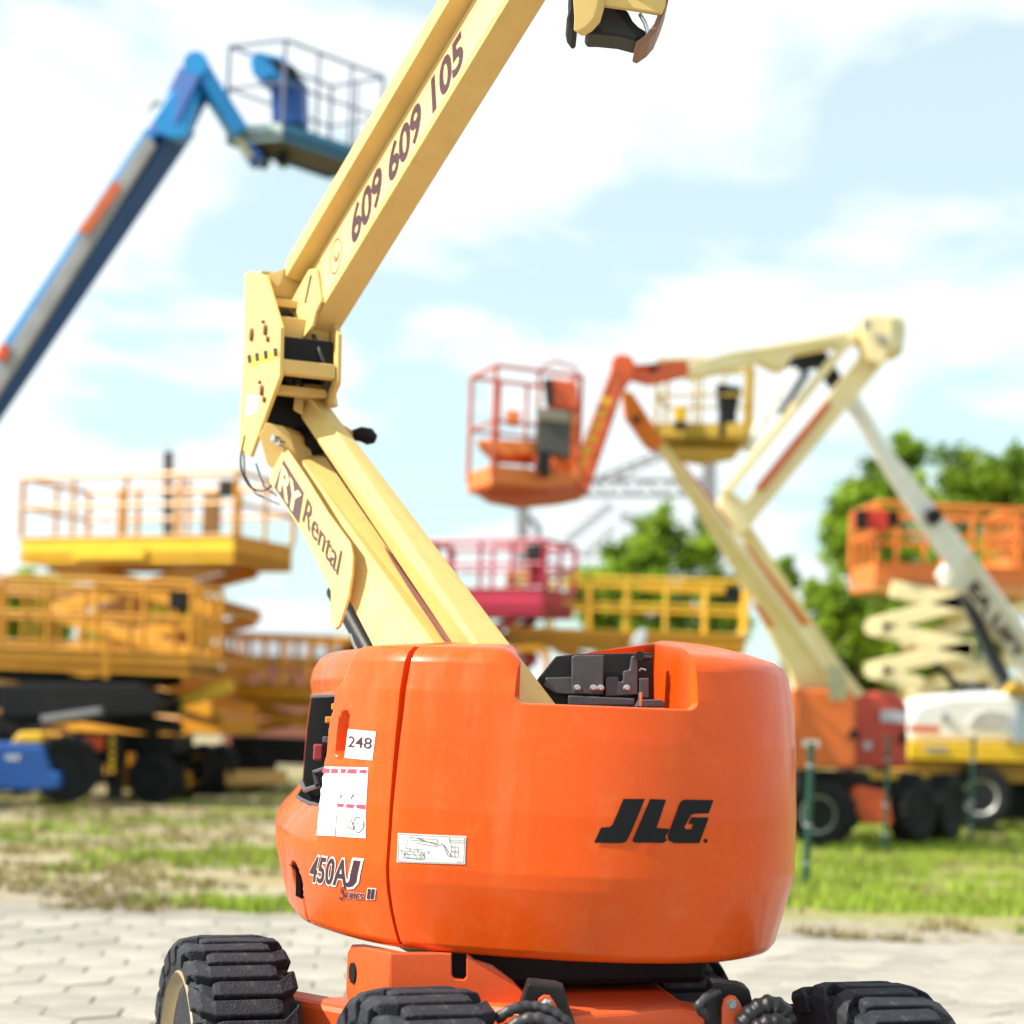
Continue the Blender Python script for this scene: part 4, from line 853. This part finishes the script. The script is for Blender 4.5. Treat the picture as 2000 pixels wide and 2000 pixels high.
for a, b in (((500, 302), (520, 322)), ((545, 308), (560, 318))): MB().beam(P(*a, 21.6), P(*b, 21.6), .2, .15).build('floor_bracket', DGR, bl)
bc = bl.location
MB().box((bc.x, bc.y, 1.35), (2.2, 2.0, .9)).build('turntable', BLU, bl, bevel=.15)
MB().box((bc.x, bc.y, .65), (2.6, 1.6, .4)).build('chassis', DGR, bl, bevel=.05)
for sx in (-1, 1):
    for sy in (-1, 1): bgwheel(bl, (bc.x+sx*1.0, bc.y+sy*1.0, .5), (0, sy, 0), .5, .3)
MB().beam(V(bc.x, bc.y, 1.6), p_lo, .4, .4).build('riser', BLU, bl)
# ---- small blue machine lower left
sb = empty('low_lift', V(P(40, 1500, 24.2).x, 24.4, 0), 'low blue machine with big black tyre at the lower left edge', 'lift')
MB().prism([P(x, y, 23.9) for x, y in ((-80, 1452), (-10, 1450), (85, 1455), (92, 1480), (100, 1506), (118, 1508), (118, 1540), (70, 1545), (-80, 1545))], (0, 1.2, 0)).build('body', BLU, sb, bevel=.05)
MB().prism([P(x, y, 24.0) for x, y in ((20, 1452), (36, 1430), (84, 1428), (84, 1452))], (0, .6, 0)).build('cover', YEB, sb, bevel=.04)
MB().prism([P(x, y, 24.1) for x, y in ((84, 1430), (126, 1432), (126, 1454), (84, 1454))], (0, .6, 0)).build('cover', YEL, sb, bevel=.04)
MB().prism([P(x, y, 23.89) for x, y in ((10, 1474), (14, 1486), (18, 1477), (23, 1487), (28, 1477), (33, 1487), (40, 1474), (35, 1474), (32, 1480), (28, 1473), (24, 1480), (18, 1473), (15, 1478))], (0, .006, 0)).build('white_lettering', WHT, sb)
bgwheel(sb, P(128, 1500, 24.2), (.25, -.95, 0), .50, .36, DGR)
bgwheel(sb, P(-60, 1505, 24.9), (.25, -.95, 0), .50, .36, DGR)
# ---- lift A : boom going up-left from the orange base
def beampx(root, name, pts, mt, th, bev=.02, **k):   # side outline with its own distance and real thickness
    return MB().prism([P(*p) for p in pts], (0, th, 0)).build(name, mt, root, bevel=bev, **k)
la = empty('boom_lift', V(P(1610, 1500, 22).x, 22.6, 0), 'orange based boom lift whose long cream boom leans left over the hood', 'boom lift', 'boom lifts parked behind')
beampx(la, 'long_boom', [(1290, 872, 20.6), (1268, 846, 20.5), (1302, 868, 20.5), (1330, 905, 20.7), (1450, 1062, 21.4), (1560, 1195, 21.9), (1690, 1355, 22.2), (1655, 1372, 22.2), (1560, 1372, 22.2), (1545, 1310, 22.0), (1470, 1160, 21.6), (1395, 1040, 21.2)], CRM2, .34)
beampx(la, 'stripe', [(1322, 893, 20.58), (1332, 899, 20.58), (1436, 1035, 21.1), (1426, 1030, 21.1)], REDO, .02, 0)
beampx(la, 'stripe', [(1452, 1062, 21.3), (1462, 1066, 21.3), (1582, 1218, 21.85), (1568, 1222, 21.85)], MATS['orange_red_paint'], .02, 0)
beampx(la, 'stripe', [(1468, 1178, 21.45), (1482, 1182, 21.45), (1512, 1222, 21.6), (1500, 1228, 21.6)], MATS['orange_red_paint'], .02, 0)
beampx(la, 'fly_boom', [(1216, 762, 20.2), (1236, 766, 20.2), (1298, 862, 20.5), (1282, 880, 20.6), (1262, 868, 20.6), (1222, 812, 20.4)], MATS['orange_red_paint'], .26)
MB().lathe([(.001, 0), (.05, 0), (.05, .03)], P(1243, 820, 20.35), (0, 1, 0), 12).build('pin', DGR, la)
tur = MB().prism([P(x, y, 21.9) for x, y in ((1552, 1348), (1560, 1344), (1660, 1348), (1672, 1360), (1672, 1500), (1560, 1502), (1550, 1480))], (0, 1.4, 0)).build('turntable_cover', mat('worn_orange', (.60, .13, .02), .5, var=.15, scale=2, dirt=(.5, .25, .1), dirt_amt=.4), la, bevel=.05)
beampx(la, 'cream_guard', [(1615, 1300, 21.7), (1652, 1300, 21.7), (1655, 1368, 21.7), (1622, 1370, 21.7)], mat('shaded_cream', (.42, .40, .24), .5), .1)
beampx(la, 'plate_sticker', [(1568, 1446, 21.85), (1600, 1446, 21.85), (1600, 1458, 21.85), (1568, 1458, 21.85)], WHT, .01, 0)
beampx(la, 'dark_logo', [(1654, 1442, 21.85), (1664, 1424, 21.85), (1678, 1426, 21.85), (1680, 1444, 21.85)], DGR, .01, 0)
beampx(la, 'chassis', [(1560, 1505, 22.3), (1700, 1510, 22.3), (1700, 1560, 22.3), (1560, 1560, 22.3)], DGR, 1.0)
beampx(la, 'hub', [(1665, 1545, 22.0), (1680, 1535, 22.0), (1735, 1545, 22.0), (1745, 1610, 22.0), (1690, 1610, 22.0), (1670, 1580, 22.0)], REDO, .3)
bgwheel(la, P(1606, 1590, 21.8), (-.55, -.85, 0), .44, .34, RIMG)
bgwheel(la, P(1782, 1582, 22.4), (.75, -.66, 0), .44, .34, DGR)
bgwheel(la, P(1640, 1565, 24.2), (-.55, -.85, 0), .44, .34, RIMG)
# ---- lift B : raised tower with the orange basket
lb = empty('boom_lift', V(P(1720, 1500, 24).x, 24.4, 0), 'red-orange based boom lift with folded cream tower holding the orange basket', 'boom lift', 'boom lifts parked behind')
MB().prism([P(x, y, 23.4) for x, y in ((1664, 1352), (1740, 1350), (1762, 1358), (1774, 1380), (1774, 1500), (1664, 1502))], (0, 1.4, 0)).build('turntable_cover', mat('faded_red', (.50, .06, .035), .5, var=.12, scale=2), lb, bevel=.06)
beampx(lb, 'grey_sticker', [(1720, 1386, 23.35), (1770, 1388, 23.35), (1770, 1412, 23.35), (1720, 1410, 23.35)], mat('pale_grey_sticker', (.5, .52, .6), .5), .01, 0)
beampx(lb, 'round_sticker', [(1686, 1448, 23.35), (1702, 1448, 23.35), (1702, 1464, 23.35), (1686, 1464, 23.35)], MATS['pale_grey_sticker'], .01, 0)
beampx(lb, 'dark_logo', [(1754, 1450, 23.35), (1762, 1428, 23.35), (1772, 1430, 23.35), (1772, 1452, 23.35)], DGR, .01, 0)
beampx(lb, 'chassis', [(1660, 1506, 23.8), (1800, 1510, 23.8), (1800, 1560, 23.8), (1660, 1560, 23.8)], DGR, 1.0)
beampx(lb, 'hub', [(1790, 1540, 23.3), (1822, 1545, 23.3), (1830, 1600, 23.3), (1800, 1605, 23.3)], REDO, .3)
bgwheel(lb, P(1842, 1576, 23.6), (.8, -.6, 0), .47, .34, DGR)
MB().prism([P(x, y, 23.0) for x, y in ((1680, 1512), (1705, 1508), (1758, 1512), (1750, 1522), (1690, 1522))], (0, .3, 0)).build('yellow_decal_plate', YEB, lb)
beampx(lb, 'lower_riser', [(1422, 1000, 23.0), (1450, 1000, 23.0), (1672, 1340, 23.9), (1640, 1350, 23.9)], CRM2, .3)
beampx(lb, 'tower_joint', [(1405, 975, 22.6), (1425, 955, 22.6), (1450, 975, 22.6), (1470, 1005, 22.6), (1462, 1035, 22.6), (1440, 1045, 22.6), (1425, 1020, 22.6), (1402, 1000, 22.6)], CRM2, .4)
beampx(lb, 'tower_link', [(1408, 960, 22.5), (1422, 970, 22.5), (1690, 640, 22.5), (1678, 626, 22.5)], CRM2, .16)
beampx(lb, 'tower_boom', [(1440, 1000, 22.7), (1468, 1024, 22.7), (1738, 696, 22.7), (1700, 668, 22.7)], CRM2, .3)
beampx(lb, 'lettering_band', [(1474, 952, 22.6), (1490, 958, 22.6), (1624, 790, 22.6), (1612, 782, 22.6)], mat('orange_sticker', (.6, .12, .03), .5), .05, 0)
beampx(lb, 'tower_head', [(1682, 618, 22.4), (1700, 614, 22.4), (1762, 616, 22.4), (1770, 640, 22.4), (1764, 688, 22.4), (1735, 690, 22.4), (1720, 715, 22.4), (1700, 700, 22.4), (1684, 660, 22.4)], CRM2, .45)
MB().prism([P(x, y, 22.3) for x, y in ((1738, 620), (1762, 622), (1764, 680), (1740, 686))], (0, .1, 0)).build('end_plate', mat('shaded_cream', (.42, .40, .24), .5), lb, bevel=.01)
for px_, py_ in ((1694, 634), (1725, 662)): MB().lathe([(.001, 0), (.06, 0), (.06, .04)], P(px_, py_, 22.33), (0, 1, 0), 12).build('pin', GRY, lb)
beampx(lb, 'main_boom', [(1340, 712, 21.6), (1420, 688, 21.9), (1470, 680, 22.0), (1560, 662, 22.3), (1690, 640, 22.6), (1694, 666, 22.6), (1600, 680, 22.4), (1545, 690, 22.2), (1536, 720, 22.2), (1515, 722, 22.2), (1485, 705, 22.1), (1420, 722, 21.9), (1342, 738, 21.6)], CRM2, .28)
beampx(lb, 'fly_boom', [(1208, 712, 21.0), (1240, 712, 21.0), (1344, 704, 21.5), (1346, 730, 21.6), (1270, 748, 21.2), (1235, 738, 21.0), (1210, 735, 21.0)], mat('salmon_orange', (.68, .11, .04), .45), .24)
MB().lathe([(.001, 0), (.05, 0), (.05, .04)], P(1278, 718, 21.15), (0, 1, 0), 12).build('pin', DGR, lb)
beampx(lb, 'jib_head', [(1196, 700, 20.9), (1208, 690, 20.9), (1232, 694, 20.9), (1242, 712, 20.9), (1232, 740, 20.9), (1212, 770, 20.9), (1190, 752, 20.9)], REDO, .3)
beampx(lb, 'jib', [(1196, 715, 20.9), (1222, 725, 20.9), (1218, 760, 20.9), (1150, 962, 20.7), (1110, 966, 20.7), (1128, 890, 20.8)], mat('brick_orange', (.42, .065, .010), .45), .22)
for k in range(7):
    p = P(1184-9.6*k, 784+24*k, 20.6).lerp(P(1184-9.6*k, 784+24*k, 20.5), .5)
    MB().box(p, (.135, .02, .10)).build('yellow_mark', YEB, lb, bevel=.02)
for k, yw in ((0, .35), (1, .35)):
    pass
cb = P(1030, 940, 20.7)
u_, v_2, q_ = basket(lb, V(P(1020, 950, 20.7).x, 20.7, 0), R(22), 1.15, .85, P(1020, 965, 20.7).z, 1.35, MATS['orange_red_paint'], mat('rosy_rail', (.45, .09, .04), .5), .26)
zz = lambda px, py, Y=20.3: P(px, py, Y)
beampx(lb, 'side_panel', [(1082, 800, 20.9), (1128, 802, 20.9), (1128, 940, 20.9), (1078, 935, 20.9)], MATS['orange_red_paint'], .05)
beampx(lb, 'tool_tray', [(932, 862, 20.7), (1050, 866, 20.7), (1050, 905, 20.7), (960, 900, 20.7)], MATS['brick_orange'], .2)
beampx(lb, 'inner_tray', [(930, 858, 20.3), (1045, 860, 20.3), (1045, 885, 20.3), (985, 890, 20.3), (965, 880, 20.3), (940, 872, 20.3)], MATS['orange_red_paint'], .5)
beampx(lb, 'control_box', [(1062, 742, 20.2), (1085, 738, 20.2), (1128, 748, 20.2), (1130, 800, 20.2), (1070, 795, 20.2)], REDO, .3)
beampx(lb, 'control_face', [(1062, 738, 20.15), (1078, 738, 20.15), (1080, 790, 20.15), (1066, 790, 20.15)], DGR, .1)
beampx(lb, 'control_panel', [(1048, 795, 20.1), (1118, 802, 20.1), (1114, 895, 20.1), (1050, 880, 20.1)], mat('dark_grey_box', (.05, .05, .045), .5), .25)
beampx(lb, 'panel_lid', [(1052, 795, 20.05), (1115, 806, 20.05), (1113, 828, 20.05), (1052, 820, 20.05)], mat('khaki_grey', (.18, .16, .12), .5), .1)
beampx(lb, 'foot_box', [(1052, 875, 20.1), (1075, 880, 20.1), (1075, 925, 20.1), (1060, 930, 20.1), (1048, 910, 20.1)], DGR, .2)
beampx(lb, 'manual_box', [(988, 800, 20.2), (1016, 802, 20.2), (1014, 832, 20.2), (990, 830, 20.2)], MATS['orange_red_paint'], .1)
beampx(lb, 'basket_belly', [(925, 952, 20.4), (1130, 950, 20.4), (1140, 965, 20.4), (1090, 975, 20.4), (1010, 982, 20.4), (955, 972, 20.4)], mat('brick_orange', (.42, .065, .010), .45), .6)
MB().tube([P(1056, 730, 20.3), P(1060, 715, 20.3), P(1085, 706, 20.5), (P(1125, 718, 20.6)), P(1128, 740, 20.6)], .018).build('grab_loop', MATS['rosy_rail'], lb, smooth=True)
# ---- lift C : white and yellow, white boom, yellow basket
lc = empty('boom_lift', V(P(1900, 1500, 27).x, 27.8, 0), 'white and yellow boom lift at the right edge with white lettered boom', 'boom lift', 'boom lifts parked behind')
MB().prism([P(x, y, 26.6) for x, y in ((1772, 1392), (1790, 1370), (1850, 1355), (1960, 1352), (2090, 1360), (2100, 1452), (1775, 1450))], (0, 1.8, 0)).build('engine_cover', WHP, lc, bevel=.12)
beampx(lc, 'cover_handle', [(1840, 1392, 26.5), (1852, 1392, 26.5), (1852, 1408, 26.5), (1840, 1408, 26.5)], GRY, .1, .01)
beampx(lc, 'air_intake', [(1890, 1418, 26.55), (1905, 1395, 26.55), (1930, 1386, 26.55), (1968, 1392, 26.55), (1958, 1422, 26.55)], mat('pale_grey_plastic', (.45, .43, .42), .5), .06, .01)
beampx(lc, 'orange_stripe', [(1775, 1416, 26.55), (1836, 1418, 26.55), (1836, 1432, 26.55), (1775, 1430, 26.55)], mat('orange_sticker', (.6, .12, .03), .5), .01, 0)
beampx(lc, 'blue_grey_door', [(1985, 1375, 26.5), (2080, 1372, 26.5), (2080, 1450, 26.5), (1980, 1450, 26.5)], mat('blue_grey_door', (.28, .36, .44), .5), .05, .01)
beampx(lc, 'yellow_frame', [(1776, 1450, 26.4), (2090, 1454, 26.4), (2090, 1492, 26.4), (1776, 1484, 26.4)], YEB, 2.0, .03)
beampx(lc, 'frame_sticker', [(1808, 1458, 26.38), (1850, 1459, 26.38), (1850, 1468, 26.38), (1808, 1467, 26.38)], GRY, .01, 0)
beampx(lc, 'lower_frame', [(1762, 1486, 26.8), (2090, 1494, 26.8), (2090, 1530, 26.8), (1860, 1528, 26.8), (1800, 1515, 26.8), (1762, 1510, 26.8)], mat('amber_tone', (.45, .24, .02), .5), 1.2, .03)  # lower frame coloured darker than the yellow frame above it
beampx(lc, 'undercarriage', [(1950, 1510, 27.4), (2090, 1510, 27.4), (2090, 1600, 27.4), (1950, 1600, 27.4)], DGR, .8)
bgwheel(lc, P(1914, 1556, 26.6), (-.25, -.96, 0), .50, .38, RIMG); bgwheel(lc, P(2120, 1566, 26.6), (-.25, -.96, 0), .50, .38, RIMG)
bgwheel(lc, P(1860, 1550, 28.6), (-.25, -.96, 0), .50, .38, DGR)
beampx(lc, 'white_boom', [(1838, 1118, 25.4), (1882, 1056, 25.2), (2010, 1232, 25.8), (2120, 1400, 26.2), (2040, 1400, 26.2), (1990, 1290, 26.0), (1900, 1160, 25.6), (1850, 1145, 25.4)], WHP, .4)
beampx(lc, 'grey_boom', [(1650, 770, 24.0), (1672, 762, 24.0), (1740, 875, 24.4), (1900, 1080, 25.1), (1868, 1120, 25.2), (1800, 1020, 24.8), (1720, 895, 24.4)], mat('pale_grey_paint', (.78, .80, .85), .45, var=.1), .3)
beampx(lc, 'boom_collar', [(1812, 1000, 24.6), (1830, 990, 24.6), (1845, 1010, 24.6), (1828, 1025, 24.6)], DGR, .4)
v_, f_ = text_polys('EA LIFT', .05); v_, _ = norm_box(v_)
fcc = bil([P(1888, 1152, 25.38), P(1988, 1294, 25.85), P(2002, 1276, 25.8), P(1906, 1130, 25.33)]); 
decal('boom_lettering', v_, f_, lambda u, v: fcc(u, v)+V(0, -.02, 0), INK, lc)
beampx(lc, 'hydraulic_cylinder', [(1872, 1152, 25.9), (1890, 1145, 25.9), (1935, 1240, 26.2), (1975, 1320, 26.4), (1962, 1345, 26.4), (1940, 1310, 26.3)], mat('blue_black', (.04, .05, .08), .5), .2)
MB().tube([P(x, y, 26.2) for x, y in ((1826, 1298), (1845, 1312), (1862, 1335), (1890, 1342), (1930, 1342))], .06, 8).build('hose', DGR, lc, smooth=True)
beampx(lc, 'yellow_cap', [(1972, 1352, 26.4), (1990, 1335, 26.4), (2050, 1330, 26.4), (2050, 1354, 26.4)], YEB, .5)
beampx(lc, 'knuckle', [(1536, 705, 23.7), (1560, 690, 23.7), (1610, 680, 23.7), (1660, 760, 24.0), (1640, 770, 24.0), (1600, 712, 23.8), (1560, 722, 23.7)], DGR, .3)
beampx(lc, 'jib', [(1548, 715, 23.6), (1562, 722, 23.6), (1470, 880, 23.4), (1450, 872, 23.4)], mat('pale_grey_paint', (.78, .80, .85), .45), .25)
beampx(lc, 'jib_cylinder', [(1572, 722, 23.7), (1584, 728, 23.7), (1530, 810, 23.6), (1520, 805, 23.6)], DGR, .15)
OLV = mat('olive_yellow', (.42, .28, .03), .5, var=.15)
basket(lc, V(P(1375, 880, 23.3).x, 23.4, 0), R(-14), 1.25, .85, P(1375, 862, 23.3).z-.02, 1.0, OLV, OLV, .22)
beampx(lc, 'control_console', [(1402, 748, 22.9), (1450, 755, 22.9), (1440, 800, 22.9), (1436, 855, 22.9), (1404, 855, 22.9), (1408, 800, 22.9)], DGR, .3)
beampx(lc, 'manual_box', [(1316, 796, 22.9), (1343, 796, 22.9), (1343, 822, 22.9), (1316, 822, 22.9)], YEB, .1)
beampx(lc, 'manual_box', [(1316, 824, 22.9), (1343, 824, 22.9), (1340, 838, 22.9), (1318, 838, 22.9)], DGR, .1)
beampx(lc, 'basket_belly', [(1300, 872, 23.2), (1450, 872, 23.2), (1440, 888, 23.2), (1380, 898, 23.2), (1330, 892, 23.2)], OLV, .5)
# ================================================================== POSTS, MASTS, TREES, SHED
for x, yt, yb, Y, lab in ((1583, 1455, 1739, 15.9, 'nearest green fence post right beside the orange hood'), (1733, 1440, 1648, 21.0, 'green fence post in front of the red-orange turntable'), (1900, 1440, 1640, 23.0, 'faint green fence post in front of the yellow frame')):
    b_ = P(x, 1500, Y); zt_ = P(x, yt, Y).z; rt = empty('fence_post', (b_.x, Y, 0), lab, 'fence post', 'green posts along the grass')
    MB().tube([V(b_.x, Y, 0), V(b_.x, Y, zt_)], .027 if Y > 16 else .036, 10).build('post', GRN, rt, smooth=True)
    MB().tube([V(b_.x, Y, zt_), V(b_.x, Y, zt_+.02)], .042, 10).build('cap', GRN, rt, smooth=True)
    for z in (.25, .62, 1.2): MB().tube([V(b_.x, Y, z), V(b_.x, Y, z+.03)], .042, 10).build('clip', GRY, rt, smooth=True)
def lattice(root, a, b, wd, nseg, r=.05):
    a = Vector(a); b = Vector(b); d = (b-a).normalized(); n = d.cross(V(0, 1, 0)).normalized()*wd/2
    MB().tube([a+n, b+n], r).build('chord', MST, root); MB().tube([a-n, b-n], r).build('chord', MST, root)
    for k in range(nseg):
        p = a.lerp(b, k/nseg); q2 = a.lerp(b, (k+1)/nseg); s_ = 1 if k % 2 else -1
        MB().tube([p+n*s_, q2-n*s_], r*.6).build('lattice_bar', MST, root)
ga = empty('railway_gantry', V(P(1020, 1400, 60).x, 60, 0), 'grey lattice railway gantry far behind the orange basket', 'gantry')
MB().beam(V(P(1020, 1400, 60).x, 60, 0), P(1022, 985, 60), .45, .45, (0, 1, 0)).build('mast', MST, ga)
lattice(ga, P(1130, 952, 60), P(1395, 952, 60), .55, 10, .09); lattice(ga, P(1170, 938, 60), P(1300, 885, 60), .25, 5, .07)
lattice(ga, P(1105, 1058, 60), P(1195, 985, 60), .22, 6, .05); lattice(ga, P(1210, 1008, 60), P(1262, 1024, 60), .25, 4, .06)
lattice(ga, P(1140, 1085, 60), P(1200, 1030, 60), .2, 4, .04)
MB().beam(P(1385, 880, 60), V(P(1385, 1400, 60).x, 60, 0), .5, .5, (0, 1, 0)).build('mast', MST, ga)
MB().tube([P(1020, 1085, 60), P(1200, 1085, 60)], .05).build('cross_wire', MST, ga); MB().tube([P(1022, 1000, 60), P(1052, 1030, 60), P(1050, 1090, 60)], .12).build('insulator_arm', MST, ga)
up_ = empty('utility_pole', V(P(329, 1400, 45).x, 45, 0), 'dark wooden pole rising behind the tall yellow platform', 'pole')
MB().tube([up_.location+V(0, 0, 0), P(329, 882, 45)], .14, 10).build('pole', mat('dark_wood', (.08, .06, .05), .8), up_)
MB().box(P(329, 925, 44.8), (.7, .1, .1)).build('crossbar', MATS['dark_wood'], up_)
MB().tube([P(368, 935, 45), P(368, 1010, 45)], .08, 8).build('insulator', MATS['dark_wood'], up_)
# wires
for k, (y0, y1) in enumerate(((1015, 960), (1042, 990))):
    o = MB().tube([P(-50, y0, 70), P(600, (y0+y1)/2+10, 70), P(1400, y1, 70)], .012, 5).build('overhead_wire', MST); prop(o, ('upper' if k == 0 else 'lower')+' thin overhead wire crossing behind the left platforms', 'wire', 'overhead wires')
LEAF = [mat('leaf_light', (.36, .50, .04), .6, var=.3, scale=1, spec=.3), mat('leaf_mid', (.24, .37, .03), .6, var=.3, scale=1, spec=.3), mat('leaf_dark', (.10, .18, .015), .7, var=.3, scale=1, spec=.3)]
for l_ in LEAF:   # thin leaves let light through
    t = l_.node_tree; b = t.nodes['Principled BSDF']; tr = t.nodes.new('ShaderNodeBsdfTranslucent'); ms = t.nodes.new('ShaderNodeMixShader'); ms.inputs[0].default_value = .48
    src = b.inputs['Base Color'].links[0].from_socket; t.links.new(src, tr.inputs[0]); t.links.new(b.outputs[0], ms.inputs[1]); t.links.new(tr.outputs[0], ms.inputs[2]); t.links.new(ms.outputs[0], t.nodes['Material Output'].inputs[0])
BARK = mat('bark', (.10, .07, .05), .9, var=.3, scale=4, bump=.6)
def tree(name, label, blobs, Y, seed, leaf=.20, dens=1.0):
    """blobs: (px, py, radius px) clumps"""
    rnd = random.Random(seed); cx = sum(b[0] for b in blobs)/len(blobs); base = P(cx, 1450, Y); base.z = 0
    rt = empty(name, base, label, 'tree', 'trees behind the machines'); sc = Y/F
    tops = [P(b[0], b[1], Y+rnd.uniform(-1, 1)*b[2]*sc) for b in blobs]; mid = V(base.x, Y, max(t.z for t in tops)*.42)
    MB().tube([base, lerp(base, mid, .5)+V(.08, 0, 0), mid], [.26, .2, .16], 10).build('trunk', BARK, rt, smooth=True)
    for t_ in tops: MB().tube([mid, lerp(mid, t_, .5)+V(0, 0, -.2), t_], [.12, .07, .03], 7).build('limb', BARK, rt, smooth=True)
    ms_ = [MB(), MB(), MB()]
    for b, c in zip(blobs, tops):
        r_ = b[2]*sc*1.15
        for s_ in range(int(20*dens)+6):
            d = Vector((rnd.gauss(0, 1), rnd.gauss(0, 1), rnd.gauss(0, 1))).normalized(); rr_ = r_*rnd.uniform(.2, 1.0); cc = c+d*rr_; cr_ = r_*rnd.uniform(.25, .45); mi = rnd.choice((0, 1, 1, 2)) 
            for k in range(int(70*dens)):
                e = Vector((rnd.gauss(0, .5), rnd.gauss(0, .5), rnd.gauss(0, .42)))*cr_; p = cc+e; nn = Vector((rnd.gauss(0, 1), rnd.gauss(0, 1), rnd.gauss(.6, 1))).normalized(); a = nn.orthogonal().normalized(); bb = nn.cross(a); l = leaf*rnd.uniform(.5, 1.1)
                ms_[mi].add([p-a*l*.5, p+bb*l*.3, p+a*l*.5, p-bb*l*.3], [(0, 1, 2, 3)])
    for m_, l_ in zip(ms_, LEAF):
        if m_.v: prop(m_.build('crown', l_, rt, recalc=False), kind='stuff')
tree('leafy_tree', 'green pointed tree behind the central yellow platform', [(1290, 1030, 38), (1285, 1085, 62), (1225, 1105, 50), (1190, 1135, 45), (1150, 1150, 38), (1365, 1085, 55), (1240, 1150, 62), (1330, 1180, 75), (1400, 1160, 50), (1180, 1200, 48), (1260, 1240, 60), (1380, 1250, 60), (1420, 1210, 40)], 42, 11)
tree('leafy_tree', 'small round green tree left of the pointed one', [(1175, 1155, 30), (1160, 1190, 35), (1180, 1230, 45)], 46, 12)
tree('leafy_tree', 'tall green tree behind the grey boom on the right', [(1765, 895, 40), (1700, 960, 55), (1760, 960, 60), (1650, 990, 45), (1690, 1050, 70), (1780, 1060, 80), (1640, 1075, 40), (1720, 1140, 80), (1790, 1180, 80)], 42, 13)
tree('leafy_tree', 'broad green tree at the right edge of the photo', [(1860, 940, 55), (1930, 925, 55), (2000, 930, 60), (1900, 1010, 80), (1990, 1020, 80), (1880, 1110, 80), (1980, 1120, 80), (2040, 1000, 60)], 40, 14)
tree('leafy_tree', 'low bright green tree between the cream boom and scissor arms', [(1600, 1165, 30), (1645, 1180, 45), (1620, 1235, 50), (1690, 1240, 52), (1660, 1300, 60), (1600, 1290, 35), (1720, 1320, 55)], 38, 15)
tree('leafy_tree', 'dark low tree under the orange scissor platform', [(1760, 1260, 60), (1830, 1240, 70), (1900, 1220, 70), (1860, 1300, 60), (1780, 1320, 60)], 40, 16)
tree('leafy_tree', 'small distant tree just right of the leaning cream boom', [(1530, 1110, 22), (1515, 1125, 22), (1540, 1135, 22)], 60, 17)
tree('leafy_tree', 'round tree above the low yellow platform at the left edge', [(40, 1160, 40), (90, 1150, 45), (130, 1165, 30), (20, 1210, 45), (80, 1220, 50)], 42, 18)
tree('leafy_tree', 'dark green tree seen through the left scissor railings', [(260, 1190, 40), (320, 1190, 40), (300, 1240, 50), (370, 1240, 40), (200, 1250, 45)], 44, 19)
# distant wood
wd_ = MB(); rnd = random.Random(5)
for k in range(9000):
    x = rnd.uniform(-60, 60); hh = 2.6+1.4*noise.noise(V(x*.12, 0, 4))+.7*noise.noise(V(x*.5, 0, 9)); z = hh*rnd.random()**.6; p = V(x, 95+rnd.uniform(-2, 2), max(.1, z)); nn = Vector((rnd.gauss(0, 1), rnd.gauss(-.6, 1), rnd.gauss(.3, 1))).normalized(); a = nn.orthogonal().normalized(); bb = nn.cross(a); l = .5
    wd_.add([p-a*l, p+bb*l, p+a*l, p-bb*l], [(0, 1, 2, 3)])
prop(wd_.build('distant_wood', LEAF[2], recalc=False), 'dark line of distant trees along the horizon', 'wood', None, 'stuff')
sh = empty('shed', V(P(560, 1400, 70).x, 70, 0), 'low grey roofed building far behind the tall yellow scissor', 'building')
x0, x1 = P(440, 1400, 68).x, P(640, 1400, 68).x
MB().box(((x0+x1)/2, 70, 1.9), (x1-x0, 5, 3.8)).build('wall', BRK, sh)
MB().prism([V(x0-.3, 67.3, 3.8), V(x1+.3, 67.3, 3.8), V(x1+.3, 70, 4.9), V(x0-.3, 70, 4.9)], V(0, .1, -.15)).build('roof', ROOF, sh)
MB().prism([V(x0-.3, 72.7, 3.8), V(x1+.3, 72.7, 3.8), V(x1+.3, 70, 4.9), V(x0-.3, 70, 4.9)], V(0, -.1, -.15)).build('roof', ROOF, sh)
for k in range(4): MB().box((x0+.6+k*(x1-x0-1.2)/3, 67.47, 2.4), (.6, .08, .8)).build('window', DGR, sh)
print('objects', len(bpy.data.objects), 'tris', sum(len(o.data.polygons) for o in bpy.data.objects if o.type == 'MESH'))
